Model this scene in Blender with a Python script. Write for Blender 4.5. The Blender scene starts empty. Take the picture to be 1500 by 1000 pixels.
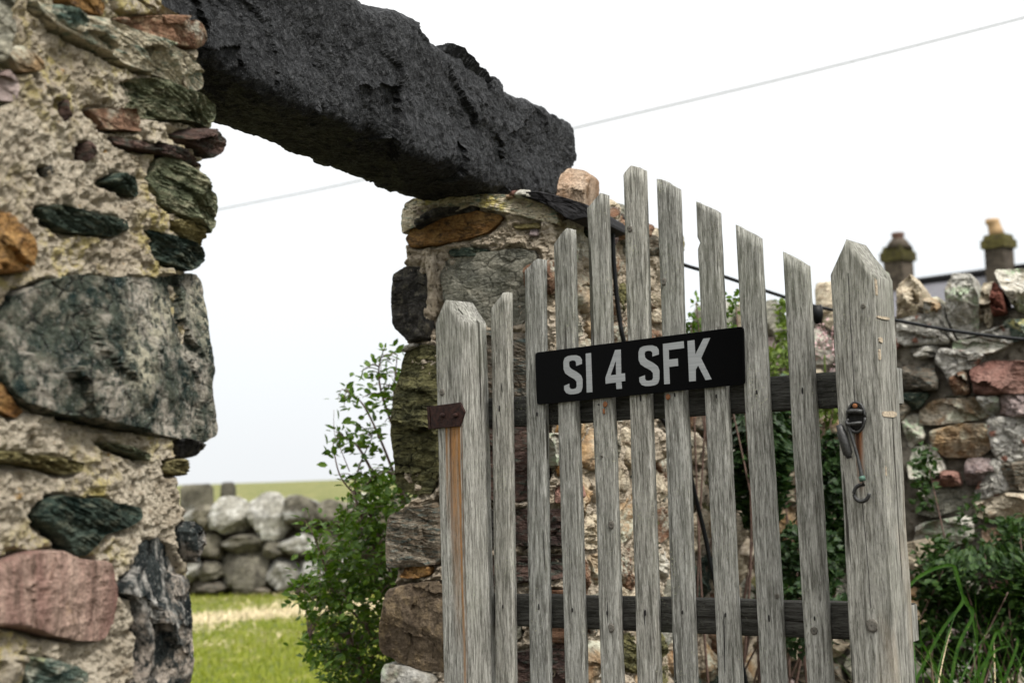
import bpy, math, random
import numpy as np
from mathutils import Vector, Matrix
from mathutils.geometry import tessellate_polygon

# ------------------------------------------------------------------ camera, sky, sun
SC = bpy.context.scene
F = 2083.0                                   # focal length in photo pixels (50 mm lens)
EYE = np.array([0.0, 0.0, 1.25])
PITCH = math.radians(5.3)
ROLL = -0.030
cam_d = bpy.data.cameras.new('camera'); cam = bpy.data.objects.new('camera', cam_d)
SC.collection.objects.link(cam); SC.camera = cam
cam_d.sensor_width = 36; cam_d.lens = 36*F/1500; cam_d.clip_start = .05; cam_d.clip_end = 3000
RM = (Matrix.Rotation(math.pi/2+PITCH, 3, 'X') @ Matrix.Rotation(ROLL, 3, 'Z'))
cam.matrix_world = Matrix.Translation(Vector(EYE)) @ RM.to_4x4()
cam_d.dof.use_dof = True; cam_d.dof.focus_distance = 2.80; cam_d.dof.aperture_fstop = 5.0
R3 = np.array(RM)

SC.view_settings.view_transform = 'Standard'; SC.view_settings.look = 'None'
SC.view_settings.exposure = 1.12; SC.view_settings.gamma = 1.0
SC.view_settings.use_curve_mapping = False
SC.render.engine = 'CYCLES'
SC.cycles.max_bounces = 6

SUN_EL, SUN_AZ = math.radians(54), math.radians(140)      # azimuth clockwise from +Y
W = bpy.data.worlds.new('World'); SC.world = W; W.use_nodes = True
wn, wl = W.node_tree.nodes, W.node_tree.links; wn.clear()
wo = wn.new('ShaderNodeOutputWorld'); bg = wn.new('ShaderNodeBackground')
sky = wn.new('ShaderNodeTexSky'); sky.sky_type = 'NISHITA'; sky.sun_disc = False
sky.sun_elevation = SUN_EL; sky.sun_rotation = SUN_AZ; sky.dust_density = 4
tc = wn.new('ShaderNodeTexCoord'); sep = wn.new('ShaderNodeSeparateXYZ')
wl.new(tc.outputs['Generated'], sep.inputs[0])
ramp = wn.new('ShaderNodeValToRGB')                        # overcast sky: pale at the horizon, brighter overhead
e = ramp.color_ramp.elements
e[0].position = 0.0; e[0].color = (.222, .228, .233, 1)
e[1].position = 1.0; e[1].color = (.80, .80, .80, 1)
for p_, c_ in ((.12, (.247, .257, .264)), (.26, (.272, .274, .274)), (.55, (.50, .50, .50))):
    q = ramp.color_ramp.elements.new(p_); q.color = (*c_, 1)
wl.new(sep.outputs['Z'], ramp.inputs[0])
cl = wn.new('ShaderNodeTexNoise'); cl.inputs['Scale'].default_value = 2.2; cl.inputs['Detail'].default_value = 4
wl.new(tc.outputs['Generated'], cl.inputs['Vector'])
clm = wn.new('ShaderNodeMapRange'); clm.inputs[3].default_value = 37.5; clm.inputs[4].default_value = 41.0
wl.new(cl.outputs['Fac'], clm.inputs[0])
vm = wn.new('ShaderNodeVectorMath'); vm.operation = 'SCALE'
wl.new(ramp.outputs[0], vm.inputs[0]); wl.new(clm.outputs[0], vm.inputs['Scale'])
mx = wn.new('ShaderNodeMixRGB'); mx.inputs[0].default_value = .94     # cloud cover over the clear sky
wl.new(sky.outputs[0], mx.inputs[1]); wl.new(vm.outputs[0], mx.inputs[2])
wl.new(mx.outputs[0], bg.inputs[0]); bg.inputs[1].default_value = .0505
wl.new(bg.outputs[0], wo.inputs[0])

sl = bpy.data.lights.new('sun', 'SUN'); sl.energy = 2.0; sl.angle = math.radians(12); sl.color = (1, .965, .91)
so = bpy.data.objects.new('sun', sl); SC.collection.objects.link(so)
sdir = Vector((math.sin(SUN_AZ)*math.cos(SUN_EL), math.cos(SUN_AZ)*math.cos(SUN_EL), math.sin(SUN_EL)))
so.rotation_euler = sdir.to_track_quat('Z', 'Y').to_euler(); so.location = (3, -2, 6)

rng = np.random.default_rng(11); random.seed(5)

# ------------------------------------------------------------------ noise (vectorised)
def _hash(ix, iy, iz, seed):
    h = (ix*374761393 + iy*668265263 + iz*2147483647 + seed*1274126177) & 0xffffffff
    h = ((h ^ (h >> 13))*1274126177) & 0xffffffff
    h = (h ^ (h >> 16)) & 0xffffffff
    return h/4294967295.0
def vnoise(P, seed=0):
    Pi = np.floor(P).astype(np.int64); f = P-Pi; w = f*f*f*(f*(f*6-15)+10)
    out = 0
    for dx in (0, 1):
        for dy in (0, 1):
            for dz in (0, 1):
                h = _hash(Pi[:, 0]+dx, Pi[:, 1]+dy, Pi[:, 2]+dz, seed)
                out = out + h*(w[:, 0] if dx else 1-w[:, 0])*(w[:, 1] if dy else 1-w[:, 1])*(w[:, 2] if dz else 1-w[:, 2])
    return out*2-1
def fbm(P, sc, oc=4, seed=0, gain=.5, ridge=False):
    s = 0; a = 1; t = 0; P = np.asarray(P, float)*sc+seed*7.13
    for o in range(oc):
        n = vnoise(P, seed+o)
        if ridge: n = 1-2*np.abs(n)
        s = s+a*n; t += a; a *= gain; P = P*2.03+11.7
    return s/t

# ------------------------------------------------------------------ geometry helpers
def ray(px, py):
    return R3 @ np.array([(px-750)/F, -(py-500)/F, -1.0])
class Plane:
    """vertical wall plane: origin O (x, y), horizontal unit direction s, outward normal n"""
    def __init__(self, ox, oy, sx, sy, flip=False):
        l = math.hypot(sx, sy); self.s = np.array([sx/l, sy/l, 0.0]); self.o = np.array([ox, oy, 0.0])
        self.n = np.array([self.s[1], -self.s[0], 0.0])*(-1 if flip else 1)
    def at(self, px, py, h=0.0):                 # photo pixel -> (s, z) on the plane moved out by h
        d = ray(px, py); o = self.o+self.n*h
        t = np.dot(o-EYE*[1, 1, 0], self.n)/np.dot(d, self.n); p = EYE+d*t
        return np.array([np.dot(p-o, self.s), p[2]])
    def w(self, s, z, h):
        s = np.asarray(s, float); z = np.asarray(z, float); h = np.asarray(h, float)
        s, z, h = np.broadcast_arrays(s, z, h)
        P = self.o+s[..., None]*self.s+h[..., None]*self.n
        P[..., 2] = z
        return P
    def moved(self, h):
        q = Plane(0, 0, self.s[0], self.s[1]); q.n = self.n.copy(); q.o = self.o+self.n*h; return q
def at_depth(px, py, Y):
    d = ray(px, py); return EYE+d*(Y/d[1])

def empty(name, loc, label=None, cat=None, group=None):
    o = bpy.data.objects.new(name, None); SC.collection.objects.link(o); o.location = loc
    o.empty_display_size = .1
    return tag(o, label, cat, group)
def tag(o, label=None, cat=None, group=None, kind=None):
    if label: o['label'] = label
    if cat: o['category'] = cat
    if group: o['group'] = group
    if kind: o['kind'] = kind
    return o
def wloc(o):
    p = Vector(o.location)
    while o.parent: o = o.parent; p = p+Vector(o.location)
    return p
def mk(name, V, faces, mat, parent=None, ang=0.0, origin=None, smooth=True, label=None):
    V = np.asarray(V, float)
    if origin is None: origin = (V.min(0)+V.max(0))/2
    origin = np.asarray(origin, float)
    L = V-origin; c, s = math.cos(-ang), math.sin(-ang)
    L = np.stack([L[:, 0]*c-L[:, 1]*s, L[:, 0]*s+L[:, 1]*c, L[:, 2]], 1)
    me = bpy.data.meshes.new(name); me.from_pydata(L.tolist(), [], [tuple(int(i) for i in f) for f in faces])
    if smooth: me.polygons.foreach_set('use_smooth', [True]*len(me.polygons))
    me.materials.append(mat); me.update()
    o = bpy.data.objects.new(name, me); SC.collection.objects.link(o)
    pl = Vector((0, 0, 0))
    if parent:
        o.parent = parent; pl = wloc(parent)
        # parents with a turn of their own: keep it simple, children of turned parts get an undone turn
    o.location = Vector(origin)-pl; o.rotation_euler = (0, 0, ang)
    if parent and abs(parent.rotation_euler.z) > 1e-9:
        o.matrix_parent_inverse = Matrix.Identity(4)
        a = parent.rotation_euler.z
        o.location = Matrix.Rotation(-a, 3, 'Z') @ (Vector(origin)-pl); o.rotation_euler = (0, 0, ang-a)
    if label: o['label'] = label
    return o
def grid_faces(nu, nv, wrap=False, base=0, flip=False):
    U = nu if wrap else nu-1
    i, j = np.meshgrid(np.arange(U), np.arange(nv-1), indexing='ij')
    a = j*nu+i; b = j*nu+(i+1) % nu; c = (j+1)*nu+(i+1) % nu; d = (j+1)*nu+i
    q = np.stack([a, b, c, d], -1).reshape(-1, 4)+base
    return q[:, ::-1] if flip else q
def resample(P, n, closed=True):
    P = np.asarray(P, float)
    if closed: P = np.vstack([P, P[:1]])
    d = np.r_[0, np.cumsum(np.linalg.norm(np.diff(P, axis=0), axis=1))]
    t = np.linspace(0, d[-1], n, endpoint=not closed)
    return np.stack([np.interp(t, d, P[:, k]) for k in range(P.shape[1])], 1)
def chaikin(P, it=1):
    for _ in range(it):
        Q = np.roll(P, -1, 0); P = np.stack([P*.88+Q*.12, P*.12+Q*.88], 1).reshape(-1, P.shape[1])
    return P
def spline(P, n):
    P = np.asarray(P, float); m = len(P)
    if m < 3: return resample(P, n, False)
    t = np.linspace(0, m-1, n); i = np.minimum(t.astype(int), m-2); f = (t-i)[:, None]
    g = lambda k: P[np.clip(k, 0, m-1)]
    a, b, c, d = g(i-1), g(i), g(i+1), g(i+2)
    return .5*((2*b)+(-a+c)*f+(2*a-5*b+4*c-d)*f*f+(-a+3*b-3*c+d)*f**3)
def tube(P, r, k=6, caps=True):
    P = np.asarray(P, float); n = len(P); r = np.broadcast_to(np.asarray(r, float), (n,))
    T = np.gradient(P, axis=0); T /= np.linalg.norm(T, axis=1)[:, None]+1e-12
    up = np.array([0, 0, 1.0]) if abs(T[:, 2]).mean() < .8 else np.array([1.0, .2, 0])
    A = np.cross(T, up); A /= np.linalg.norm(A, axis=1)[:, None]+1e-12; B = np.cross(T, A)
    th = np.linspace(0, 2*math.pi, k, endpoint=False)
    V = (P[:, None]+r[:, None, None]*(A[:, None]*np.cos(th)[None, :, None]+B[:, None]*np.sin(th)[None, :, None])).reshape(-1, 3)
    Fc = grid_faces(k, n, True).tolist()
    if caps: Fc += [list(range(k))[::-1], [(n-1)*k+i for i in range(k)]]
    return V, Fc
class MB:
    def __init__(s): s.V = []; s.F = []; s.n = 0
    def add(s, V, Fc):
        V = np.asarray(V, float); s.V.append(V); s.F += [[int(i)+s.n for i in f] for f in Fc]; s.n += len(V); return s
    def mk(s, name, mat, parent=None, **k):
        return mk(name, np.vstack(s.V), s.F, mat, parent, **k)
def poly_prism(pl, P2, h0, h1, bevel=0.0):
    """prism over polygon P2 of (s, z) on plane pl, from height h0 to h1"""
    P2 = np.asarray(P2, float); n = len(P2)
    rings = [(h0, 0)]+([(h1-bevel, 0), (h1, bevel)] if bevel else [(h1, 0)])
    c = P2.mean(0); V = []
    for h, b in rings:
        Q = P2 if not b else P2+(c-P2)/np.linalg.norm(c-P2, axis=1)[:, None]*b
        V.append(pl.w(Q[:, 0], Q[:, 1], h))
    V = np.vstack(V); Fc = grid_faces(n, len(rings), True).tolist()
    tri = tessellate_polygon([[Vector((p[0], p[1], 0)) for p in P2]])
    m = (len(rings)-1)*n
    Fc += [[m+t[0], m+t[1], m+t[2]] for t in tri]+[[t[2], t[1], t[0]] for t in tri]
    return V, Fc
def fix_normals(o):
    import bmesh
    b = bmesh.new(); b.from_mesh(o.data); bmesh.ops.recalc_face_normals(b, faces=b.faces); b.to_mesh(o.data); b.free(); return o

# ------------------------------------------------------------------ materials
class NT:
    def __init__(s, name):
        s.m = bpy.data.materials.new(name); s.m.use_nodes = True; s.t = s.m.node_tree
        s.b = s.t.nodes['Principled BSDF']; s.out = s.t.nodes['Material Output']
    def n(s, ty, **k):
        q = s.t.nodes.new(ty)
        for a, v in k.items(): setattr(q, a, v)
        return q
    def l(s, a, b): s.t.links.new(a, b)
    def val(s, sock, v):
        if isinstance(v, (int, float)): sock.default_value = v
        elif isinstance(v, (tuple, list)): sock.default_value = (*v, 1) if len(v) == 3 and sock.type == 'RGBA' else v
        else: s.l(v, sock)
    def noise(s, vec, scale, detail=4, rough=.55, dist=0):
        q = s.n('ShaderNodeTexNoise'); q.inputs['Scale'].default_value = scale; q.inputs['Detail'].default_value = detail
        q.inputs['Roughness'].default_value = rough; q.inputs['Distortion'].default_value = dist
        s.l(vec, q.inputs['Vector']); return q.outputs['Fac']
    def voro(s, vec, scale, feature='F1', out='Distance', rnd=1):
        q = s.n('ShaderNodeTexVoronoi', feature=feature); q.inputs['Scale'].default_value = scale
        q.inputs['Randomness'].default_value = rnd
        s.l(vec, q.inputs['Vector']); return q.outputs[out]
    def mp(s, vec, sc=(1, 1, 1), rot=(0, 0, 0)):
        q = s.n('ShaderNodeMapping'); q.inputs['Scale'].default_value = sc; q.inputs['Rotation'].default_value = rot
        s.l(vec, q.inputs['Vector']); return q.outputs[0]
    def rng(s, v, a, b, c=0, d=1):
        q = s.n('ShaderNodeMapRange'); s.val(q.inputs[0], v)
        for i, x in enumerate((a, b, c, d)): q.inputs[i+1].default_value = x
        return q.outputs[0]
    def mix(s, f, a, b, mode='MIX'):
        q = s.n('ShaderNodeMixRGB', blend_type=mode); s.val(q.inputs[0], f); s.val(q.inputs[1], a); s.val(q.inputs[2], b)
        return q.outputs[0]
    def math(s, op, a, b=0.0, clamp=False):
        q = s.n('ShaderNodeMath', operation=op); q.use_clamp = clamp; s.val(q.inputs[0], a); s.val(q.inputs[1], b); return q.outputs[0]
    def pos(s): return s.n('ShaderNodeNewGeometry').outputs['Position']
    def objco(s, rnd=True):
        o = s.n('ShaderNodeTexCoord').outputs['Object']
        if not rnd: return o
        r = s.n('ShaderNodeObjectInfo').outputs['Random']
        v = s.n('ShaderNodeVectorMath', operation='ADD'); s.l(o, v.inputs[0])
        k = s.math('MULTIPLY', r, 37.0); s.l(k, v.inputs[1]); return v.outputs[0]
    def rand(s): return s.n('ShaderNodeObjectInfo').outputs['Random']
    def bump(s, h, dist, strength=1.0, prev=None):
        q = s.n('ShaderNodeBump'); q.inputs['Distance'].default_value = dist; q.inputs['Strength'].default_value = strength
        s.val(q.inputs['Height'], h)
        if prev is not None: s.l(prev, q.inputs['Normal'])
        return q.outputs[0]
    def done(s, col, rough=.85, nrm=None, spec=.3):
        s.val(s.b.inputs['Base Color'], col); s.val(s.b.inputs['Roughness'], rough)
        s.b.inputs['Specular IOR Level'].default_value = spec
        if nrm is not None: s.l(nrm, s.b.inputs['Normal'])
        return s.m

def rock(name, cols, sc=1.0, band=None, veins=.4, speck=None, lichen=None, lich_amt=.5, bump=1.0, rough=.85, crust=None, spec=.08):
    """weathered stone. cols = 3 base colours; band = (stretch, tilt) gives foliation; lichen, crust = colours of growths"""
    t = NT(name); P = t.pos(); r = t.rand()
    o = t.n('ShaderNodeVectorMath', operation='ADD'); t.l(P, o.inputs[0]); t.l(t.math('MULTIPLY', r, 9.0), o.inputs[1]); Q = o.outputs[0]
    B = t.mp(Q, (1, 1, band[0]), (band[1], .15, 0)) if band else Q
    n1 = t.noise(B, 14*sc, 6, .62, .4); n2 = t.noise(B, 38*sc, 6, .65, .3); n3 = t.noise(Q, 160*sc, 4, .7)
    c = t.mix(t.rng(n1, .38, .62), cols[0], cols[1]); c = t.mix(t.rng(n2, .5, .66), c, cols[2])
    c = t.mix(1.0, c, t.mix(t.rng(r, 0, 1), (.82, .82, .82), (1.2, 1.17, 1.12)), 'MULTIPLY')
    g = t.rng(n3, .25, .75, .45, 1.5); c = t.mix(1.0, c, g, 'MULTIPLY')
    v = t.voro(t.mp(B, (1, 1, 1.6)), 17*sc, 'DISTANCE_TO_EDGE'); dk = t.rng(t.math('ADD', v, t.math('MULTIPLY', t.noise(Q, 30*sc, 3), .18)), .09, .13, 1-veins, 1)
    c = t.mix(1.0, c, dk, 'MULTIPLY')
    if speck:
        sp = t.rng(t.noise(Q, 230*sc, 3, .8), .62, .70); c = t.mix(sp, c, speck)
    if crust:
        m = t.math('MULTIPLY', t.rng(t.noise(Q, 9*sc, 5, .6), .5, .6), t.rng(t.noise(Q, 70*sc, 5, .75), .42, .55)); c = t.mix(m, c, crust)
    if lichen:
        m = t.math('MULTIPLY', t.rng(t.noise(Q, 7, 3, .5), .62-.2*lich_amt, .72-.2*lich_amt), t.rng(t.noise(Q, 55, 5, .7), .47, .56)); c = t.mix(m, c, lichen)
    nb = t.bump(n2, .008*bump, .9); nb = t.bump(t.rng(v, 0, .15), .004*bump, .6*veins, nb); nb = t.bump(n3, .0022*bump, 1.0, nb)
    return t.done(c, rough, nb, spec)

# near / far pillar stones
M_teal = rock('teal_schist', ((.055, .085, .075), (.14, .17, .13), (.30, .29, .23)), 1, (2.5, .3), .5, lichen=(.45, .42, .18), lich_amt=.2)
M_green = rock('green_schist', ((.035, .042, .026), (.095, .105, .066), (.19, .185, .13)), 1, (3, .5), .5)
M_dgreen = rock('dark_green_schist', ((.012, .022, .018), (.045, .06, .048), (.11, .12, .09)), 1, (2.5, .4), .5)
M_brown = rock('brown_stone', ((.085, .045, .028), (.17, .10, .065), (.25, .19, .13)), 1, (2, .2), .5, crust=(.33, .33, .27))
M_rust = rock('rusty_stone', ((.16, .08, .028), (.25, .15, .06), (.08, .05, .03)), 1, (2, .2), .4)
M_dbrown = rock('dark_brown_stone', ((.035, .024, .022), (.085, .055, .045), (.05, .06, .05)), 1, (3, .3), .5)
M_slab = rock('pale_slab', ((.30, .27, .20), (.38, .34, .26), (.12, .16, .13)), 1, (3, .5), .6, lichen=(.42, .36, .14), lich_amt=.2)
M_big = rock('mottled_block', ((.010, .022, .020), (.085, .095, .072), (.22, .205, .16)), 1.25, None, .85, speck=(.40, .42, .40), lichen=(.34, .32, .24), lich_amt=.35, bump=2.0, crust=(.33, .30, .25))
M_pink = rock('pink_stone', ((.17, .10, .085), (.31, .225, .185), (.11, .075, .06)), 1.6, (.16, 0), .2, lichen=(.42, .27, .08), lich_amt=.35)
M_bw = rock('veined_dark_stone', ((.010, .013, .014), (.030, .036, .036), (.30, .29, .27)), 1.1, (.28, 0), .7, speck=(.42, .41, .38), bump=1.6, crust=(.36, .31, .26))
M_olive = rock('olive_layered_stone', ((.13, .11, .045), (.24, .21, .11), (.07, .065, .03)), 1, (6, .15), .5)
M_grey = rock('grey_boulder', ((.12, .12, .10), (.22, .21, .17), (.085, .085, .065)), .9, (1.5, .3), .6, speck=(.30, .29, .25))
M_black = rock('black_stone', ((.012, .012, .012), (.035, .033, .030), (.08, .075, .06)), 1, None, .4)
M_moss = rock('mossy_folded_stone', ((.07, .07, .035), (.16, .15, .07), (.035, .035, .02)), .9, (2.8, 1.0), .8, bump=2)
M_dullb = rock('banded_brown_stone', ((.09, .07, .05), (.17, .15, .12), (.07, .09, .085)), .8, (5, .1), .5)
M_block = rock('brown_block', ((.06, .045, .032), (.13, .10, .07), (.20, .15, .09)), .8, (.6, 0), .4)
M_tan = rock('tan_stone', ((.27, .18, .12), (.36, .28, .21), (.13, .08, .045)), 1, (.5, 0), .3)
M_basalt = rock('basalt', ((.008, .0085, .0095), (.027, .0285, .031), (.060, .062, .066)), 1.8, None, .5, speck=(.30, .31, .315), bump=1.8, rough=.6)
# rubble walls
M_salmon = rock('salmon_stone', ((.17, .085, .068), (.24, .145, .12), (.10, .055, .045)), .6, (1, 1.1, .2) if False else None, .3)
M_ochre = rock('ochre_stone', ((.25, .165, .085), (.26, .23, .18), (.16, .095, .05)), .5, None, .3, crust=(.38, .38, .30))
M_pale = rock('pale_stone', ((.36, .35, .32), (.30, .29, .25), (.21, .19, .15)), .5, None, .3, lichen=(.30, .36, .25), lich_amt=.6)
M_cream = rock('cream_stone', ((.38, .34, .27), (.31, .27, .20), (.18, .14, .10)), .8, (2, .3), .4)
M_mauve = rock('mauve_stone', ((.17, .14, .14), (.22, .18, .17), (.15, .11, .10)), .5, None, .3)
M_red = rock('dark_red_stone', ((.085, .03, .022), (.13, .05, .035), (.06, .025, .02)), .5, None, .2)
M_far1 = rock('field_boulder_pale', ((.26, .255, .23), (.14, .135, .11), (.40, .40, .38)), .16, None, .3)
M_far2 = rock('field_boulder_dark', ((.075, .07, .055), (.14, .13, .10), (.055, .05, .04)), .16, None, .3, crust=(.30, .30, .28))

def mortar(name, a, b, c, lich=None, sc=1.0, pebble=False, bumpk=1.0):
    t = NT(name); P = t.pos()
    n1 = t.noise(P, 11*sc, 5, .6); n2 = t.noise(P, 60*sc, 6, .7); n3 = t.noise(P, 240*sc, 4, .75)
    c0 = t.mix(t.rng(n1, .35, .65), a, b); c0 = t.mix(t.rng(n2, .52, .68), c0, c)
    if pebble:
        vc = t.voro(P, 75*sc, 'F1', 'Color'); s_ = t.n('ShaderNodeSeparateColor'); t.l(vc, s_.inputs[0])
        c0 = t.mix(t.rng(s_.outputs[0], .2, .9), (.20, .19, .17), (.52, .50, .45))
        c0 = t.mix(t.rng(s_.outputs[1], .93, .95), c0, (.22, .11, .08))
        vd = t.voro(P, 75*sc); c0 = t.mix(t.rng(vd, .45, .75), c0, (.24, .23, .20))
    pit = t.voro(P, 95*sc, 'SMOOTH_F1'); pitm = t.math('MULTIPLY', t.rng(pit, .16, .30, 1, 0), t.rng(t.noise(P, 35*sc, 3), .50, .58))
    c0 = t.mix(t.math('MULTIPLY', pitm, .75), c0, (.07, .055, .035))
    c0 = t.mix(1.0, c0, t.rng(n3, .25, .75, .62, 1.35), 'MULTIPLY')
    if lich:
        m = t.math('MULTIPLY', t.rng(t.noise(P, 5, 3), .46, .60), t.rng(t.noise(P, 40, 5, .75), .48, .58))
        c0 = t.mix(t.math('MULTIPLY', m, .7), c0, lich)
        m = t.rng(t.noise(P, 48, 4, .7), .66, .70); c0 = t.mix(m, c0, (.33, .20, .07))
    nb = t.bump(n2, .007*bumpk, 1.0); nb = t.bump(pitm, .006*bumpk, -.8 if False else .8, nb) if False else nb
    nb = t.bump(t.math('SUBTRACT', 1.0, pitm), .006*bumpk, .8, nb); nb = t.bump(n3, .0025*bumpk, 1.0, nb)
    if pebble: nb = t.bump(t.rng(t.voro(P, 75*sc), 0, .7, 1, 0), .006, 1, nb)
    return t.done(c0, .95, nb, .05)
M_mort = mortar('lime_mortar', (.41, .35, .265), (.53, .47, .37), (.24, .19, .13), (.47, .39, .13))
M_mort2 = mortar('grey_mortar', (.36, .30, .22), (.46, .40, .32), (.20, .16, .11), None, .9)
M_mort3 = mortar('dark_joint', (.05, .042, .032), (.09, .075, .055), (.03, .024, .018), None, .7)
M_mort4 = mortar('pebble_mortar', (.4, .38, .34), (.48, .46, .42), (.3, .28, .24), None, .55, True)
M_mort6 = mortar('patchy_joint', (.07, .06, .045), (.27, .245, .20), (.035, .028, .022), None, .35)
M_mort5 = mortar('joint_soil', (.20, .165, .12), (.30, .25, .18), (.09, .07, .045), None, .7)

def wood(name, tone=1.12, rot=(0, 0, 0), streaks=(), warm=0.0, side_pale=0.0, horizontal=False, flecks=1.0):
    t = NT(name); O = t.objco(False); A = t.objco(True)
    if horizontal: A = t.mp(A, (1, 1, 1), (0, math.pi/2, 0))
    wob = t.noise(t.mp(A, (4, 4, 1.4)), 1.6, 2); v = t.n('ShaderNodeVectorMath', operation='ADD')
    cx = t.n('ShaderNodeCombineXYZ'); t.l(t.math('MULTIPLY', wob, .02), cx.inputs[0]); t.l(A, v.inputs[0]); t.l(cx.outputs[0], v.inputs[1]); A = v.outputs[0]
    g1 = t.noise(t.mp(A, (190, 190, 13)), 1, 6, .74); g2 = t.noise(t.mp(A, (420, 420, 62)), 1, 4, .7)
    g3 = t.noise(t.mp(A, (14, 14, 1.6)), 1, 4, .6); fl = t.noise(t.mp(A, (330, 330, 30)), 1, 3, .6)
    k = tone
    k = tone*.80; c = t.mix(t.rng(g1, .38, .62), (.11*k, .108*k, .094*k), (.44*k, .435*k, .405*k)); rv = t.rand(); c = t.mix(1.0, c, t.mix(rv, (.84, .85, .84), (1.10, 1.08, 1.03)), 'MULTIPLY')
    c = t.mix(1.0, c, t.rng(g3, .3, .7, .84, 1.14), 'MULTIPLY')
    c = t.mix(t.rng(g2, .52, .66, 0, .75), c, (.085*k, .08*k, .068*k))
    c = t.mix(t.math('MULTIPLY', t.rng(fl, .60, .68), .5*flecks), c, (.60*k, .59*k, .55*k))
    if warm: c = t.mix(t.math('MULTIPLY', t.rng(t.noise(t.mp(A, (9, 9, 3)), 1, 3), .5, .65), warm), c, (.42, .34, .24))
    crk = t.rng(t.noise(t.mp(A, (70, 70, 1.5)), 1, 2, .4), .695, .715); c = t.mix(t.math('MULTIPLY', crk, .85), c, (.025, .022, .018))
    c = t.mix(t.math('MULTIPLY', t.rng(t.noise(O, 2.3, 3), .55, .7), .25), c, (.20, .22, .15))      # faint algae
    lm = t.math('MULTIPLY', t.rng(t.noise(A, 260, 3, .7), .60, .66), t.rng(t.noise(A, 9, 3), .50, .62)); c = t.mix(t.math('MULTIPLY', lm, .8*min(1, flecks+.3)), c, (.36, .37, .25))
    sp = t.n('ShaderNodeSeparateXYZ'); t.l(O, sp.inputs[0])
    for (x0, wd, zt, zb, col, st) in streaks:      # rust run-off below metal fittings
        xx = t.math('ADD', sp.outputs[0], t.math('MULTIPLY', t.math('SUBTRACT', g3, .5), .022))
        m = t.rng(t.math('ABSOLUTE', t.math('SUBTRACT', xx, x0)), wd*.1, wd, 1, 0)
        mz = t.math('MULTIPLY', t.rng(sp.outputs[2], zt-.004, zt, 1, 0), t.rng(sp.outputs[2], zb, zt, .0, 1))
        m = t.math('MULTIPLY', t.math('MULTIPLY', m, mz), t.rng(g1, .36, .60, st*.45, st)); m = t.math('MULTIPLY', t.math('MINIMUM', m, 1.0), .88); c = t.mix(m, c, t.mix(1.0, col, t.rng(g2, .35, .65, .6, 1.3), 'MULTIPLY'))
    h = t.math('SUBTRACT', t.math('ADD', g1, t.math('MULTIPLY', g2, .6)), t.math('MULTIPLY', crk, 1.2))
    nb = t.bump(h, .0034, 1.0)
    return t.done(c, .9, nb, .06)
M_wood = wood('weathered_picket_wood')
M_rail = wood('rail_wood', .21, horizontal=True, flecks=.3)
M_endgr = wood('end_grain', 1.0, flecks=0)

def simple(name, col, rough=.5, metal=0, n=(40, .25), bump=.0, spec=.5):
    t = NT(name); P = t.pos(); q = t.noise(P, n[0], 4, .65)
    c = t.mix(1.0, col, t.rng(q, .3, .7, 1-n[1], 1+n[1]), 'MULTIPLY'); t.b.inputs['Metallic'].default_value = metal
    return t.done(c, rough, t.bump(q, bump, 1) if bump else None, spec)
M_rustm = NT('rusty_iron'); _P = M_rustm.pos(); _q = M_rustm.noise(_P, 120, 5, .7); _q2 = M_rustm.noise(_P, 420, 3, .7)
M_rustm = M_rustm.done(M_rustm.mix(M_rustm.rng(_q, .35, .7), (.010, .007, .007), (.045, .020, .015)), .7, M_rustm.bump(_q2, .001, 1, M_rustm.bump(_q, .002, 1)), .12)
M_iron = simple('worn_iron', (.045, .045, .044), .5, .6, (260, .5), .0006)
M_patina = simple('verdigris_collar', (.06, .12, .09), .6, .3, (300, .4))
M_orust = simple('orange_rust', (.20, .075, .025), .8, 0, (500, .6), .0005)
M_cable = simple('black_cable', (.004, .0045, .005), .5, 0, (50, .2), 0, .15)
M_plate = simple('black_acrylic_plate', (.0012, .0012, .0014), .3, 0, (400, .2), 0, .05)
M_letter = NT('brushed_silver_letters'); _l = M_letter.noise(M_letter.mp(M_letter.pos(), (6, 6, 420)), 1, 3, .7)
M_letter = M_letter.done(M_letter.mix(M_letter.rng(_l, .3, .7), (.20, .21, .215), (.29, .30, .305)), .45, None, .4)
M_hole = simple('nail_hole_dark', (.006, .005, .004), .9)
M_slate = simple('slate', (.010, .0095, .010), .7, 0, (60, .4), .003, .1)
M_pot1 = simple('terracotta_pot', (.09, .045, .03), .8, 0, (6, .3))
M_pot2 = simple('buff_pot', (.34, .22, .11), .8, 0, (6, .2))
M_wire = simple('overhead_wire', (.24, .25, .26), .6)

def leafm(name, a, b, c, trans=.25, gloss=.45):
    t = NT(name); r = t.noise(t.pos(), 23, 3, .6); r2 = t.noise(t.pos(), 160, 2, .5)
    col = t.mix(t.rng(r, .35, .65), a, b); col = t.mix(t.rng(r2, .6, .72), col, c)
    t.b.inputs['Subsurface Weight'].default_value = 0
    m = t.done(col, gloss+.1, None, .2)
    tr = t.n('ShaderNodeBsdfTranslucent'); t.l(t.mix(1.0, col, (1.5, 1.7, .7), 'MULTIPLY'), tr.inputs[0])
    ms = t.n('ShaderNodeMixShader'); ms.inputs[0].default_value = trans
    t.l(t.b.outputs[0], ms.inputs[1]); t.l(tr.outputs[0], ms.inputs[2]); t.l(ms.outputs[0], t.out.inputs[0]); return m
M_leaf = leafm('bush_leaf', (.022, .052, .007), (.085, .15, .014), (.20, .24, .03))
M_leafd = leafm('ivy_leaf', (.007, .018, .006), (.022, .048, .012), (.07, .09, .025), .1, .4)
M_leafb = leafm('bramble_leaf', (.010, .026, .007), (.030, .065, .012), (.10, .13, .03), .2)
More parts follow.
